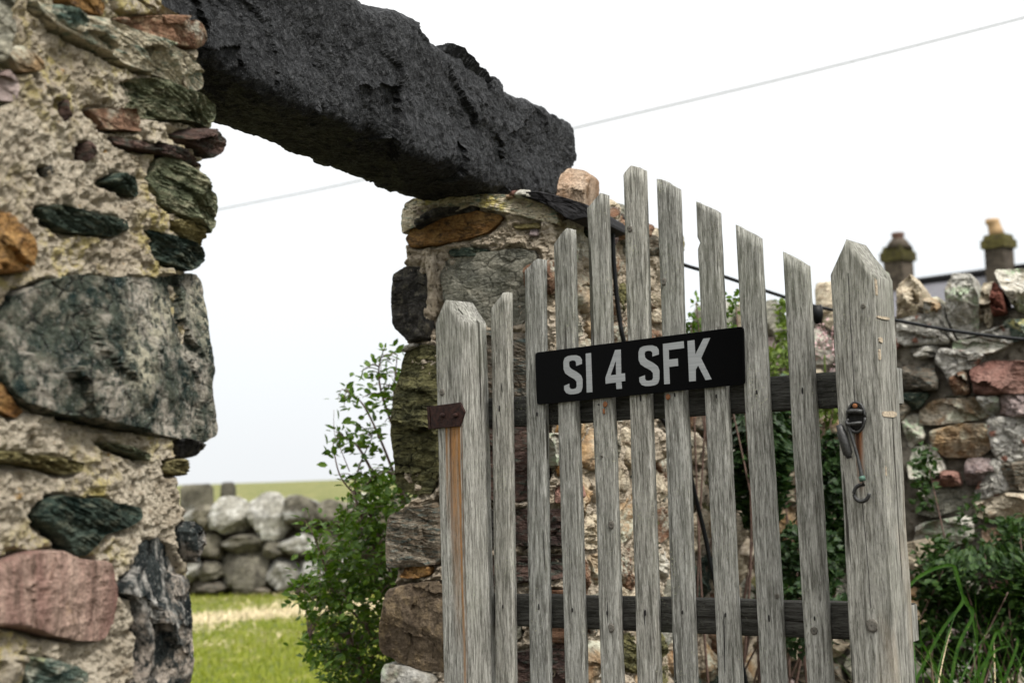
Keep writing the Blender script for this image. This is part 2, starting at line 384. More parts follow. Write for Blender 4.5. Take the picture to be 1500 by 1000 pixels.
M_leafy = leafm('bright_leaf', (.06, .10, .015), (.12, .16, .03), (.20, .24, .08), .3)
M_grass = leafm('grass_blade', (.018, .058, .007), (.045, .11, .014), (.10, .14, .035), .3, .5)
M_lawn = leafm('lawn_blade', (.10, .135, .010), (.22, .235, .022), (.30, .26, .07), .25, .6)
M_straw = simple('dry_straw', (.52, .43, .26), .8, 0, (30, .3))
M_twig = simple('twig_bark', (.10, .06, .045), .8, 0, (90, .4))
M_pflower = simple('pink_petals', (.42, .27, .27), .7, 0, (60, .3))

# ------------------------------------------------------------------ ground
t = NT('field_ground'); P = t.pos(); n1 = t.noise(P, .35, 5, .6); n2 = t.noise(P, 2.2, 5, .7); n3 = t.noise(P, 11, 4, .7)
c = t.mix(t.rng(n1, .4, .6), (.065, .085, .022), (.13, .13, .045)); c = t.mix(t.rng(n2, .52, .66), c, (.36, .30, .15)); c = t.mix(1.0, c, t.rng(n3, .3, .7, .7, 1.2), 'MULTIPLY')
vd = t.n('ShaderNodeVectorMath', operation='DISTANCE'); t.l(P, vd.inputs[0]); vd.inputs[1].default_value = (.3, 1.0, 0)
c = t.mix(t.rng(t.math('ADD', vd.outputs['Value'], t.math('MULTIPLY', n2, 2.0)), 6.2, 5.4), c, t.mix(n3, (.035, .03, .022), (.075, .062, .045)))  # unseen dark earth near the gate, added to cut bounce light under the lintel
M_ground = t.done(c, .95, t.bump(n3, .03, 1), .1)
nx, ny = 90, 130
xs = np.sign(np.linspace(-1, 1, nx))*np.abs(np.linspace(-1, 1, nx))**2.2*900
ys = -40+(np.linspace(0, 1, ny)**3)*1500
X, Y = np.meshgrid(xs, ys); Z = fbm(np.stack([X.ravel(), Y.ravel(), 0*X.ravel()], 1), .25, 3, 3)*.05
far = np.clip((Y.ravel()-60)/240, 0, 1)
Z = Z+far*(.9+.35*fbm(np.stack([X.ravel(), Y.ravel(), 0*X.ravel()], 1), .012, 3, 9)) - np.clip((Y.ravel()-300)/1200, 0, 1)*2
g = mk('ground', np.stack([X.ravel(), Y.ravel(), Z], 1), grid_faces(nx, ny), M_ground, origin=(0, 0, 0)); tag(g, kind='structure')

# ------------------------------------------------------------------ wall frames
u = np.array([.3775, .926]); v = np.array([.926, -.3775])
FRONT_N = Plane(-.435, 2.096, u[0], u[1])            # near pillar, front face, s = 0 at its opening corner
FRONT_F = Plane(.107, 3.423, u[0], u[1])             # far wall, front face, s = 0 at its opening corner
REVEAL = Plane(.107, 3.423, v[0], v[1])              # far wall, face in the opening (s negative to the back)
LINT = Plane(-.008, 3.47, u[0], u[1])
def check():
    for n_, p in (('FN', FRONT_N), ('FF', FRONT_F), ('RV', REVEAL), ('LI', LINT)):
        print(n_, 'normal', p.n, 'faces camera', np.dot(EYE*[1, 1, 0]-p.o, p.n) > 0)
check()

PR = {'near': .55, 'far': .6}
def stone(pl, px, mat, parent, proud=.02, depth=.06, facets=3, rough=.22, dens=2.0, name='stone', k=7.0, frac=.5, layer=0.0, hoff=.15, grow=1.0, world=False, seed=None, round_=0.0, edge=.05, label=None):
    """one stone from its outline on the wall: domed, chipped by facets, roughened, going back into the wall"""
    seed = int(rng.integers(1e6)) if seed is None else seed; r_ = np.random.default_rng(seed)
    S = np.array([pl.at(x, y, proud*hoff) for x, y in px]) if not world else np.asarray(px, float)
    size = math.sqrt(abs(np.dot(S[:, 0], np.roll(S[:, 1], 1))-np.dot(S[:, 1], np.roll(S[:, 0], 1)))/2)
    S = chaikin(S, 1); S = S.mean(0)+(S-S.mean(0))*grow
    D = max(1.2, np.linalg.norm(pl.w(S[:, 0].mean(), S[:, 1].mean(), 0)-EYE)); pxs = size*F/D
    na = int(np.clip(4*pxs/dens, 14, 260)); nr = int(np.clip(na/6, 4, 44))
    Bd = resample(S, na); c = Bd.mean(0)
    z3 = lambda Q: np.stack([Q[:, 0], Q[:, 1], np.full(len(Q), seed % 97*1.0)], 1)
    d = Bd-c; Bd = c+d*(1+edge*fbm(z3(Bd), 3.2/size, 4, seed % 31)[:, None]+.4*edge*fbm(z3(Bd), 14/size, 3, seed % 29)[:, None])
    rr = np.sin(np.linspace(0.02, 1, nr)*math.pi/2)
    rings = [c+(Bd-c)*q for q in rr]
    Q = np.vstack(rings); rad = np.repeat(rr, na)
    h = proud*(1-rad**k)**(.5 if k < 6 else .42)
    for _ in range(facets):                           # chipped planes
        a = r_.uniform(0, 2*math.pi); sl_ = r_.uniform(.25, .8)*proud/size*2.0
        off = r_.uniform(.65, 1.05)*proud
        pln = off-sl_*((Q[:, 0]-c[0])*math.cos(a)+(Q[:, 1]-c[1])*math.sin(a)*1.3)
        h = np.minimum(h, pln)
    amp = proud*rough
    q3 = z3(Q)
    m_ = int(np.clip(pxs/9, 4, 26)); fp = r_.uniform(-.9, .9, (m_, 2))*size*1.1+c; off = r_.uniform(-1, .35, m_); tl = r_.normal(size=(m_, 2))*.8
    qa = Q+size*.16*np.stack([fbm(q3, 2.6/size, 4, seed % 19, .6), fbm(q3+9, 2.6/size, 4, seed % 17, .6)], 1)
    dx_ = (qa[:, None, 0]-fp[None, :, 0]); dz_ = (qa[:, None, 1]-fp[None, :, 1])+.35*dx_
    ne = np.argmin((dx_*.62)**2+(dz_*1.35)**2, 1); ar = np.arange(len(Q))
    h = h+frac*proud*(off[ne]*.5+(tl[ne, 0]*dx_[ar, ne]+tl[ne, 1]*dz_[ar, ne])/size)*(1-.7*rad**5)
    h = h+amp*(fbm(q3, 3.0/size, 5, seed % 53, .58)+.6*fbm(q3, 6.0/size, 5, seed % 47, .62, True))*(1-.5*rad**6)
    if layer:                                         # split bedding: small steps
        a = r_.uniform(-.45, -.15); m = (Q[:, 1]-math.tan(a)*Q[:, 0]) + .006*fbm(q3, 12, 3, 5)
        lv = fbm(np.stack([Q[:, 0]*.8/size, m*9/size, Q[:, 0]*0+seed % 13], 1), 1.0, 4, seed % 43, .7); h = h+layer*2.2*np.floor(lv*5)/2.5*(1-rad**5)
    h = np.maximum(h, -depth*.3)
    V = pl.w(Q[:, 0], Q[:, 1], h)
    sk = []
    for f_, s_ in ((.25, 1.0), (.6, .985), (1.0, .93)):
        E = c+(Bd-c)*s_; hb = h[-na:]*(1-f_)-depth*f_
        w_ = .15*proud*fbm(z3(E)+f_, 8/size, 2, seed % 23); sk.append(pl.w(E[:, 0], E[:, 1], hb+w_))
    V = np.vstack([V]+sk); n = nr+3
    Fc = grid_faces(na, n, True)
    Fc = Fc.tolist()+[list(range(na))[::-1], [(n-1)*na+i for i in range(na)]]
    o = mk(name, V, Fc, mat, parent, label=label, smooth=False)
    return o

def core(corner_pts, z0, z1, dz, ds, mat, parent, name, amp=.012, shift=None, cover=None, coarse=None, top_n=None):
    """mortared core: closed path of wall corners (x, y) swept upwards and roughened; coarse edges get fewer points"""
    P = np.asarray(corner_pts, float); n = len(P); pts = []; nrm = []; tagk = []
    for i in range(n):
        a, b = P[i], P[(i+1) % n]; L = np.linalg.norm(b-a); step = ds if not coarse or i not in coarse else .06
        m = max(2, int(L/step)); tt = np.arange(m)/m
        pts.append(a+(b-a)*tt[:, None]); d = (b-a)/L; nn = np.array([d[1], -d[0]]); nrm.append(np.tile(nn, (m, 1))); tagk += [i]*m
    pts = np.vstack(pts); nrm = np.vstack(nrm)
    for _ in range(3):                                # round the corners a little
        pts = (pts*2+np.roll(pts, 1, 0)+np.roll(pts, -1, 0))/4; nrm = (nrm*2+np.roll(nrm, 1, 0)+np.roll(nrm, -1, 0))/4
    zs = np.arange(z0, z1+dz, dz); K = len(pts)
    X = np.tile(pts, (len(zs), 1)); N = np.tile(nrm, (len(zs), 1)); Zz = np.repeat(zs, K)
    if shift is not None: X = X+shift(X, Zz)
    V = np.column_stack([X, Zz])
    d = amp*(1.3*fbm(V, 7, 4, 3)+1.2*fbm(V, 24, 4, 17, .6)+1.0*fbm(V, 95, 3, 23, .7)+.5*fbm(V, 45, 3, 29, .6, True))
    pit = np.clip(fbm(V, 38, 3, 41)-.28, 0, 1)*amp*3.0
    d = d-pit
    if cover is not None: d = d+cover(V)
    V[:, :2] += N*d[:, None]
    if top_n is not None: V[:, 2] += top_n*fbm(V*[1, 1, 0], 9, 3, 8)*np.clip((V[:, 2]-(z1-.1))/.1, 0, 1)
    Fc = grid_faces(K, len(zs), True).tolist()
    last = (len(zs)-1)*K; Fc += [[last+i for i in range(K)], list(range(K))[::-1]]
    o = mk(name, V, Fc, mat, parent, origin=(pts[:, 0].mean(), pts[:, 1].mean(), z0), smooth=dz > .01); return fix_normals(o)

def voronoi_cells(s0, s1, z0, z1, dx, dz, seed, jit=.38):
    r_ = np.random.default_rng(seed); pts = []
    rows = int((z1-z0)/dz)+3; cols = int((s1-s0)/dx)+3
    for j in range(-1, rows):
        for i in range(-1, cols):
            pts.append((s0+(i+(.5 if j % 2 else 0)+r_.uniform(-jit, jit))*dx, z0+(j+.5+r_.uniform(-jit, jit)*.75)*dz))
    pts = np.array(pts); out = []; A = np.array([1/dx, 1/dz])
    for i, p in enumerate(pts):
        if not (s0-dx*.2 < p[0] < s1+dx*.2 and z0-dz*.2 < p[1] < z1+dz*.2): continue
        poly = [p+np.array(q)*[dx*1.3, dz*1.3] for q in ((-1, -1), (1, -1), (1, 1), (-1, 1))]
        dd = np.linalg.norm((pts-p)*A, axis=1); near = np.argsort(dd)[1:14]
        for j in near:
            q = pts[j]; nA = (q-p)*A*A; m = (p+q)/2; new = []
            for k in range(len(poly)):
                a, b = poly[k], poly[(k+1) % len(poly)]; fa, fb = np.dot(a-m, nA), np.dot(b-m, nA)
                if fa <= 0: new.append(a)
                if fa*fb < 0: new.append(a+(b-a)*fa/(fa-fb))
            poly = new
            if len(poly) < 3: break
        if len(poly) >= 3: out.append(np.array(poly))
    return out
def shrink(poly, g):
    c = poly.mean(0); d = poly-c; L = np.linalg.norm(d, axis=1)[:, None]; return c+d*np.clip((L-g)/L, .3, 1)

# ------------------------------------------------------------------ near pillar
near = empty('stone_pillar', (*FRONT_N.o[:2], 0), 'large near mortared stone pillar on the left, with big mottled block and yellow lichen', 'pillar')
FN = FRONT_N
EDGE = [(228, -60), (230, 0), (246, 22), (290, 38), (292, 60), (292, 120), (300, 170), (306, 215), (306, 250), (298, 300), (288, 350), (280, 395), (288, 420), (288, 600), (262, 645), (262, 672), (262, 700), (270, 740), (280, 780), (284, 830), (276, 900), (283, 1000)]
eg = np.array([FN.at(x-5, y) for x, y in EDGE]); eg = eg[np.argsort(eg[:, 1])]
def near_shift(X, z):
    s = (X-FN.o[:2]) @ FN.s[:2]; w_ = np.clip((s+.30)/.30, 0, 1)
    return (w_*np.interp(z, eg[:, 1], eg[:, 0]))[:, None]*FN.s[:2]
bk = -FN.n[:2]*.40
A0 = FN.o[:2]-FN.s[:2]*.95; A1 = FN.o[:2]
NS = [
 ([(91, -25), (150, -25), (158, 10), (152, 24), (126, 16), (96, 4)], M_rust, .020, 4),
 ([(171, 28), (196, 26), (245, 24), (287, 33), (300, 52), (295, 66), (280, 72), (266, 68), (245, 65), (217, 52), (189, 42)], M_brown, .026, 3),
 ([(150, -40), (222, -40), (236, 8), (215, 22), (170, 20)], M_mort, .022, 2),
 ([(56, 4), (80, 14), (115, 24), (165, 33), (196, 47), (245, 66), (280, 82), (306, 106), (312, 122), (297, 132), (266, 119), (224, 105), (182, 94), (150, 75), (115, 58), (84, 42), (63, 21)], M_slab, .032, 3),
 ([(75, 6), (120, 24), (165, 34), (168, 60), (150, 70), (115, 55), (84, 40), (66, 20)], M_teal, .042, 2),
 ([(187, 117), (224, 116), (245, 119), (266, 133), (294, 140), (315, 154), (322, 166), (311, 186), (280, 177), (245, 173), (217, 170), (196, 150)], M_green, .034, 4),
 ([(140, 158), (196, 158), (207, 168), (212, 192), (182, 191), (158, 189), (150, 172)], M_brown, .022, 3),
 ([(259, 196), (280, 189), (311, 191), (326, 206), (322, 224), (308, 231), (290, 215), (270, 206)], M_dbrown, .030, 3),
 ([(175, 200), (196, 206), (224, 206), (259, 217), (290, 228), (317, 240), (301, 243), (266, 234), (231, 224), (196, 217), (178, 210)], M_dbrown, .026, 2),
 ([(238, 234), (259, 231), (280, 248), (298, 266), (331, 287), (326, 325), (311, 338), (290, 325), (259, 311), (242, 297), (240, 285), (228, 266)], M_green, .036, 4),
 ([(158, 266), (175, 252), (203, 259), (206, 276), (200, 290), (175, 276)], M_dgreen, .018, 3),
 ([(65, 304), (84, 299), (115, 306), (150, 315), (182, 322), (187, 336), (175, 346), (140, 345), (105, 339), (77, 322)], M_dgreen, .026, 3),
 ([(124, 210), (131, 205), (140, 210), (135, 231), (126, 238)], M_dbrown, .012, 1),
 ([(96, 145), (103, 147), (101, 175), (96, 178)], M_dbrown, .010, 1),
 ([(14, 70), (31, 66), (59, 91), (61, 105), (31, 105), (14, 84)], M_ochre, .018, 3),
 ([(65, 245), (75, 241), (77, 255), (68, 261)], M_black, .010, 1),
 ([(-20, 310), (20, 312), (48, 345), (57, 370), (50, 395), (10, 402), (-20, 400)], M_rust, .030, 2),
 ([(217, 333), (245, 344), (280, 354), (297, 368), (301, 382), (280, 396), (252, 386), (231, 372), (234, 351)], M_dgreen, .030, 4),
 ([(255, 322), (290, 325), (312, 350), (308, 367), (287, 358), (270, 345)], M_olive, .028, 3),
 ([(31, 425), (80, 408), (122, 405), (168, 408), (224, 408), (266, 403), (297, 399), (311, 417), (313, 452), (310, 487), (315, 522), (311, 575), (320, 622), (318, 635), (300, 645), (280, 645), (252, 638), (196, 631), (147, 622), (115, 617), (70, 606), (21, 589), (3, 554), (2, 505), (3, 470)], M_big, .050, 6),
 ([(262, 642), (290, 648), (300, 652), (285, 667), (268, 672)], M_black, .020, 2),
 ([(245, 675), (270, 671), (273, 688), (262, 698), (245, 692)], M_olive, .024, 2),
 ([(-10, 660), (42, 664), (87, 671), (126, 678), (130, 688), (91, 695), (52, 683), (-10, 675)], M_olive, .022, 1),
 ([(154, 648), (189, 653), (220, 666), (217, 676), (196, 668), (168, 657)], M_green, .018, 2),
 ([(70, 729), (84, 723), (115, 730), (147, 729), (168, 737), (206, 744), (206, 758), (189, 772), (150, 785), (140, 797), (126, 813), (108, 813), (94, 790), (56, 758)], M_dgreen, .026, 3),
 ([(-25, 830), (0, 821), (35, 806), (87, 807), (112, 818), (154, 821), (168, 846), (175, 874), (171, 916), (154, 937), (115, 938), (70, 930), (28, 919), (-25, 915)], M_pink, .034, 2),
 ([(213, 804), (224, 793), (245, 790), (259, 800), (273, 832), (281, 867), (281, 916), (285, 965), (288, 1035), (205, 1035), (210, 958), (203, 909), (199, 877), (182, 870), (182, 856), (203, 832)], M_bw, .036, 4),
 ([(264, 776), (278, 763), (294, 776), (298, 797), (291, 821), (276, 820), (267, 797)], M_bw, .032, 2),
 ([(80, 965), (112, 975), (133, 986), (130, 1030), (50, 1030), (30, 960)], M_teal, .018, 3),
 ([(-15, 975), (12, 955), (40, 960), (28, 1010), (-15, 1030)], M_mort, .030, 2),
 ([(-30, -20), (12, -20), (16, 40), (8, 92), (-30, 95)], M_grey, .030, 2),
 ([(-12, 118), (10, 100), (28, 126), (22, 150), (-2, 146), (-12, 140)], M_mauve, .014, 2),
 ([(-10, 560), (4, 560), (20, 592), (40, 602), (28, 612), (-10, 600)], M_rust, .014, 2),
]
def seat(pl, polys, inside=-.018, gap=.0055, depth=.013):
    PL = [chaikin(np.array([pl.at(x, y, .01) for x, y in pg]), 1) for pg in polys]
    def f(V):
        s = (V[:, :2]-pl.o[:2]) @ pl.s[:2]; z = V[:, 2]; hh = (V[:, :2]-pl.o[:2]) @ pl.n[:2]; out = np.zeros(len(V))
        jit = fbm(np.stack([s, z, s*0], 1), 40, 3, 71)
        for Pg in PL:
            lo, hi = Pg.min(0)-.02, Pg.max(0)+.02
            ix = np.where((s > lo[0]) & (s < hi[0]) & (z > lo[1]) & (z < hi[1]) & (hh > -.08))[0]
            if not len(ix): continue
            a = Pg; b = np.roll(Pg, -1, 0); px_, pz_ = s[ix], z[ix]; dmin = np.full(len(ix), 9.0); ins = np.zeros(len(ix), bool)
            for (ax, az), (bx, bz) in zip(a, b):
                ex, ez = bx-ax, bz-az; t_ = np.clip(((px_-ax)*ex+(pz_-az)*ez)/(ex*ex+ez*ez+1e-12), 0, 1)
                dmin = np.minimum(dmin, np.hypot(px_-ax-t_*ex, pz_-az-t_*ez))
                cr = ((az > pz_) != (bz > pz_)); xx = ax+(pz_-az)*ex/np.where(abs(ez) < 1e-12, 1e-12, ez); ins ^= cr & (px_ < xx)
            g_ = gap*np.clip(.75+1.6*jit[ix], .0, 2)
            o_ = np.where(ins, inside, -depth*np.clip(1-dmin/np.maximum(g_, 1e-5), 0, 1)**.6)
            out[ix] = np.minimum(out[ix], o_)
        return out
    return f
bi = -FN.n[:2]*.004
core([A0+bi, A1+bi, A1+bk, A0+bk], .0, 2.25, .0024, .0024, M_mort, near, 'mortar', .0085, near_shift, coarse=(2, 3), cover=seat(FN, [n_[0] for n_ in NS if n_[1] is not M_mort]))
for k_, (pg, m_, pr, fc) in enumerate(NS):
    mxx = max(p[0] for p in pg)
    edge_st = mxx > 285
    stone(FN, pg, m_, near, pr*(.55 if m_ is M_big else .7 if edge_st else .5), .28 if edge_st else .05, fc, .34 if m_ is M_big else .30, 1.6, seed=100+k_, k=22 if m_ is M_big else 12, frac=1.0 if m_ is M_big else (.25 if m_ is M_pink else .8),
          layer=.0030 if m_ in (M_green, M_olive, M_dgreen) else (.0015 if m_ in (M_teal, M_slab) else 0), edge=.045, grow=1.06 if edge_st and m_ is not M_big else 1.0)
# stones below and above the frame so the pillar goes on
for k_, cell in enumerate(voronoi_cells(-.75, -.03, .08, .88, .20, .13, 77)):
    if cell[:, 1].max() > FN.at(150, 1040)[1] or cell[:, 1].min() < .02: continue
    stone(FN, shrink(cell, .02), [M_grey, M_dgreen, M_brown, M_pink][k_ % 4], near, .025, .05, 3, world=True, dens=5, seed=400+k_)

# ------------------------------------------------------------------ far pillar and the wall behind the gate
fw = empty('stone_wall', (*FRONT_F.o[:2], 0), 'tall mortared rubble wall end behind the gate that carries the far end of the lintel', 'wall')
P_ = FRONT_F.o[:2]; Bk = P_-v*.425; E_ = P_+u*1.05; EB = E_-v*.42
LEFT = [(588, 290), (586, 380), (578, 400), (580, 495), (594, 510), (580, 560), (580, 640), (580, 700), (600, 728), (570, 750), (571, 835), (564, 870), (562, 950), (568, 1000)]
lg = np.array([REVEAL.at(x+7, y) for x, y in LEFT]); lg = lg[np.argsort(lg[:, 1])]
def far_shift(X, z):
    s = (X-P_) @ v; w_ = np.clip((-s-.15)/.27, 0, 1)*np.clip(1-((X-P_) @ u)/.3, 0, 1)
    return (w_*(np.interp(z, lg[:, 1], lg[:, 0])+.425))[:, None]*v
zt = 1.925
RS = [
 ([(592, 352), (600, 335), (650, 318), (700, 308), (738, 316), (718, 338), (680, 352), (640, 360), (600, 363)], M_rust, .018, 2, 0.002),
 ([(612, 330), (618, 316), (640, 305), (700, 302), (698, 310), (650, 320), (616, 338)], M_black, .032, 1, 0),  # black piece standing in for the shade of an open slot
 ([(750, 330), (790, 326), (792, 334), (755, 336)], M_olive, .014, 1, 0),
 ([(776, 336), (786, 334), (790, 346), (778, 348)], M_mauve, .014, 1, 0),
 ([(656, 368), (662, 364), (690, 362), (716, 366), (700, 375), (660, 376)], M_dgreen, .012, 1, 0),
 ([(576, 400), (592, 388), (620, 390), (629, 410), (630, 450), (632, 480), (626, 497), (600, 502), (578, 480), (574, 440)], M_black, .040, 4, 0),
 ([(642, 400), (655, 380), (700, 370), (760, 364), (788, 368), (792, 420), (786, 452), (760, 475), (700, 480), (668, 470), (650, 440)], M_grey, .022, 4, 0),
 ([(586, 516), (594, 506), (611, 502), (612, 507), (596, 514)], M_pale, .022, 1, 0),
 ([(592, 514), (612, 506), (640, 508), (646, 600), (642, 690), (632, 722), (610, 728), (576, 712), (573, 640), (576, 580), (586, 540)], M_moss, .045, 4, .003),
 ([(566, 755), (600, 742), (642, 735), (648, 780), (645, 826), (600, 830), (566, 832), (563, 790)], M_dullb, .035, 3, .004),
 ([(586, 845), (594, 828), (612, 824), (632, 830), (630, 842), (608, 848)], M_rust, .030, 1, 0),
 ([(568, 862), (600, 852), (648, 850), (652, 920), (650, 985), (612, 982), (580, 970), (556, 955), (558, 900)], M_block, .040, 3, 0),
 ([(560, 972), (590, 975), (640, 990), (640, 1040), (560, 1040)], M_pale, .030, 3, 0),
 ([(655, 488), (720, 486), (790, 488), (800, 560), (790, 600), (700, 610), (660, 580)], M_dullb, .020, 3, .003),
 ([(660, 625), (740, 618), (800, 622), (806, 700), (770, 735), (690, 730), (660, 700)], M_dbrown, .024, 3, 0),
 ([(812, 622), (838, 620), (842, 646), (832, 690), (815, 700)], M_rust, .020, 3, 0),
 ([(812, 712), (845, 708), (850, 730), (815, 738)], M_salmon, .020, 2, 0),
 ([(662, 748), (730, 745), (735, 800), (665, 805)], M_black, .022, 2, 0),
 ([(745, 745), (835, 745), (845, 785), (830, 800), (750, 800)], M_dbrown, .024, 3, 0),
 ([(662, 820), (750, 815), (830, 812), (838, 845), (750, 856), (665, 858)], M_dbrown, .026, 3, .003),
 ([(665, 872), (760, 868), (765, 940), (668, 945)], M_grey, .024, 3, 0),
 ([(775, 866), (838, 862), (846, 920), (780, 940)], M_brown, .026, 3, 0),
 ([(665, 960), (770, 952), (850, 935), (850, 1030), (665, 1030)], M_dbrown, .026, 3, 0),
]
core([Bk, P_, E_, EB], 0, zt, .0040, .0040, M_mort2, fw, 'mortar', .012, far_shift, coarse=(2, 3), top_n=.008, cover=seat(REVEAL, [n_[0] for n_ in RS], -.015, .009, .015))
for k_, (pg, m_, pr, fc, ly) in enumerate(RS):
    le = min(p[0] for p in pg) < 600
    stone(REVEAL, pg, m_, fw, pr*.7, .26 if le and m_ is not M_rust else .05, fc, .30, 1.8, seed=600+k_, layer=ly*.6, k=12, frac=.7)
# mortar squeezed between the dark stone and the big grey one
stone(REVEAL, [(622, 376), (640, 372), (640, 400), (639, 440), (636, 462), (628, 475), (624, 468), (630, 440), (630, 410)], M_mort2, fw, .026, .03, 1, seed=655)
stone(REVEAL, [(588, 290), (700, 284), (790, 286), (812, 300), (818, 330), (800, 322), (740, 312), (700, 300), (640, 304), (606, 320), (590, 345)], M_slab, fw, .020, .05, 2, .5, seed=656, frac=.9, layer=.002)
RUB = [M_cream, M_ochre, M_pale, M_grey, M_brown, M_mort2, M_dullb, M_dgreen, M_moss, M_cream]
for k_, cell in enumerate(voronoi_cells(.03, 1.02, .62, 1.92, .17, .105, 31)):
    if cell[:, 0].max() > 1.10: continue
    m_ = RUB[int(rng.integers(len(RUB)))]; sz = rng.uniform(.008, .016)
    stone(FRONT_F, shrink(cell, sz), m_, fw, rng.uniform(.02, .045), .06, 4, .3, 2.5, world=True, layer=.003 if rng.random() < .3 else 0, seed=900+k_, edge=.08)
for k_, cell in enumerate(voronoi_cells(.03, 1.02, .06, .58, .22, .15, 33)):
    stone(FRONT_F, shrink(cell, .012), RUB[int(rng.integers(len(RUB)))], fw, .03, .06, 3, .3, 7, world=True, seed=1100+k_)
def boulder(c, r, mat, parent, name='stone', seed=0, n=26, rough=.28, yaw=0, facets=13, label=None):
    r_ = np.random.default_rng(seed); nu, nv = n, max(6, n//2+1)
    th = np.linspace(0, 2*math.pi, nu, endpoint=False); ph = np.linspace(.06, math.pi-.06, nv)
    T, Ph = np.meshgrid(th, ph); D = np.stack([np.sin(Ph)*np.cos(T), np.sin(Ph)*np.sin(T), -np.cos(Ph)], -1).reshape(-1, 3)
    rad = np.full(len(D), 1.12)
    for _ in range(facets):
        a = r_.normal(size=3); a /= np.linalg.norm(a); k = D @ a; rad = np.where(k > .05, np.minimum(rad, r_.uniform(.66, .98)/np.maximum(k, .05)), rad)
    # squarer than a ball: box-ish limit
    rad = np.minimum(rad, 1.0/np.maximum(np.abs(D).max(1), .45)*.9)
    rad = rad*(1+rough*.5*fbm(D+seed*.37, 1.6, 4, seed % 40)+.25*rough*fbm(D+seed*.37, 6, 3, seed % 37, .6, True))
    V = D*rad[:, None]*np.asarray(r)
    ca, sa = math.cos(yaw), math.sin(yaw); V = np.stack([V[:, 0]*ca-V[:, 1]*sa, V[:, 0]*sa+V[:, 1]*ca, V[:, 2]], 1)+np.asarray(c)
    Fc = grid_faces(nu, nv, True).tolist()+[list(range(nu))[::-1], [(nv-1)*nu+i for i in range(nu)]]
    return mk(name, V, Fc, mat, parent, label=label, smooth=False)
yawu = math.atan2(u[1], u[0])
# ragged top of the tall wall
tops = [(.40, 1.93, .05, .10, M_brown), (.50, 1.945, .05, .07, M_dbrown), (.60, 1.92, .06, .09, M_grey), (.68, 1.965, .045, .07, M_brown), (.80, 1.93, .07, .10, M_dullb), (.92, 1.96, .06, .08, M_olive), (1.0, 1.97, .05, .06, M_olive), (.30, 1.90, .06, .09, M_dbrown)]
for k_, (s_, z_, hz, ln, m_) in enumerate(tops):
    for b_ in range(2):
        p = FRONT_F.w(s_+b_*.03, z_-.03-.02*b_, -.04-.2*b_); boulder(p, (ln, .10, hz*.8), m_, fw, seed=50+k_+b_*20, yaw=yawu, n=30)
# lower wall running on to the corner
lw = empty('garden_wall', (*(P_+u*2), 0), 'lower rubble wall partly hidden by ivy, running back from the tall wall end', 'wall')
Q0 = E_+u*.012-v*.03; Q1 = P_+u*2.62-v*.03
core([Q0, Q1, Q1-v*.38, Q0-v*.38], 0, 1.50, .012, .012, M_mort2, lw, 'mortar', .018, coarse=(2, 3), top_n=.05)
LWP = Plane(Q0[0], Q0[1], u[0], u[1])
for k_, cell in enumerate(voronoi_cells(.02, 1.50, .45, 1.52, .20, .13, 43)):
    stone(LWP, shrink(cell, .014), RUB[int(rng.integers(len(RUB)))], lw, rng.uniform(.03, .06), .05, 3, .3, 4, world=True, seed=1300+k_, edge=.08)
for k_ in range(9):
    p = LWP.w(.08+k_*.17, 1.53+.03*math.sin(k_*2.1), -.1); boulder(p, (.11, .14, .07), RUB[k_], lw, seed=80+k_, yaw=yawu, n=22)

# things on top of the far pillar
slab = stone(REVEAL, [(748, 283), (790, 280), (830, 290), (862, 300), (866, 318), (840, 326), (800, 300)], M_slate, None, .03, .30, 2, .2, 3, name='slate_slab', seed=1500)
tag(slab, 'black slate slab bedded on top of the far wall end, under the lintel', 'slate slab')
tb = empty('tan_block', tuple(FRONT_F.w(.05, 1.93, 0)), None, None); bpy.data.objects.remove(tb)
tanp = Plane(.20, 3.58, v[0], v[1])
tan = stone(tanp, [(822, 256), (828, 243), (850, 246), (862, 254), (861, 280), (855, 316), (838, 318), (819, 314), (822, 280)], M_tan, None, .05, .09, 2, .15, 2, name='tan_block', seed=1501, edge=.02, k=10, frac=.3)
tag(tan, 'upright tan and brown streaked block standing behind the lintel end on the far wall', 'stone block')
for k_, (x, y, r_, m_) in enumerate([(752, 283, .012, M_salmon), (764, 284, .017, M_pale), (745, 287, .009, M_ochre), (776, 287, .012, M_pale)]):
    s_, z_ = REVEAL.at(x, y, .02); boulder(REVEAL.w(s_, z_, .01), (r_*1.3, r_, r_*.7), m_, fw, name='pebble', seed=20+k_, n=18)

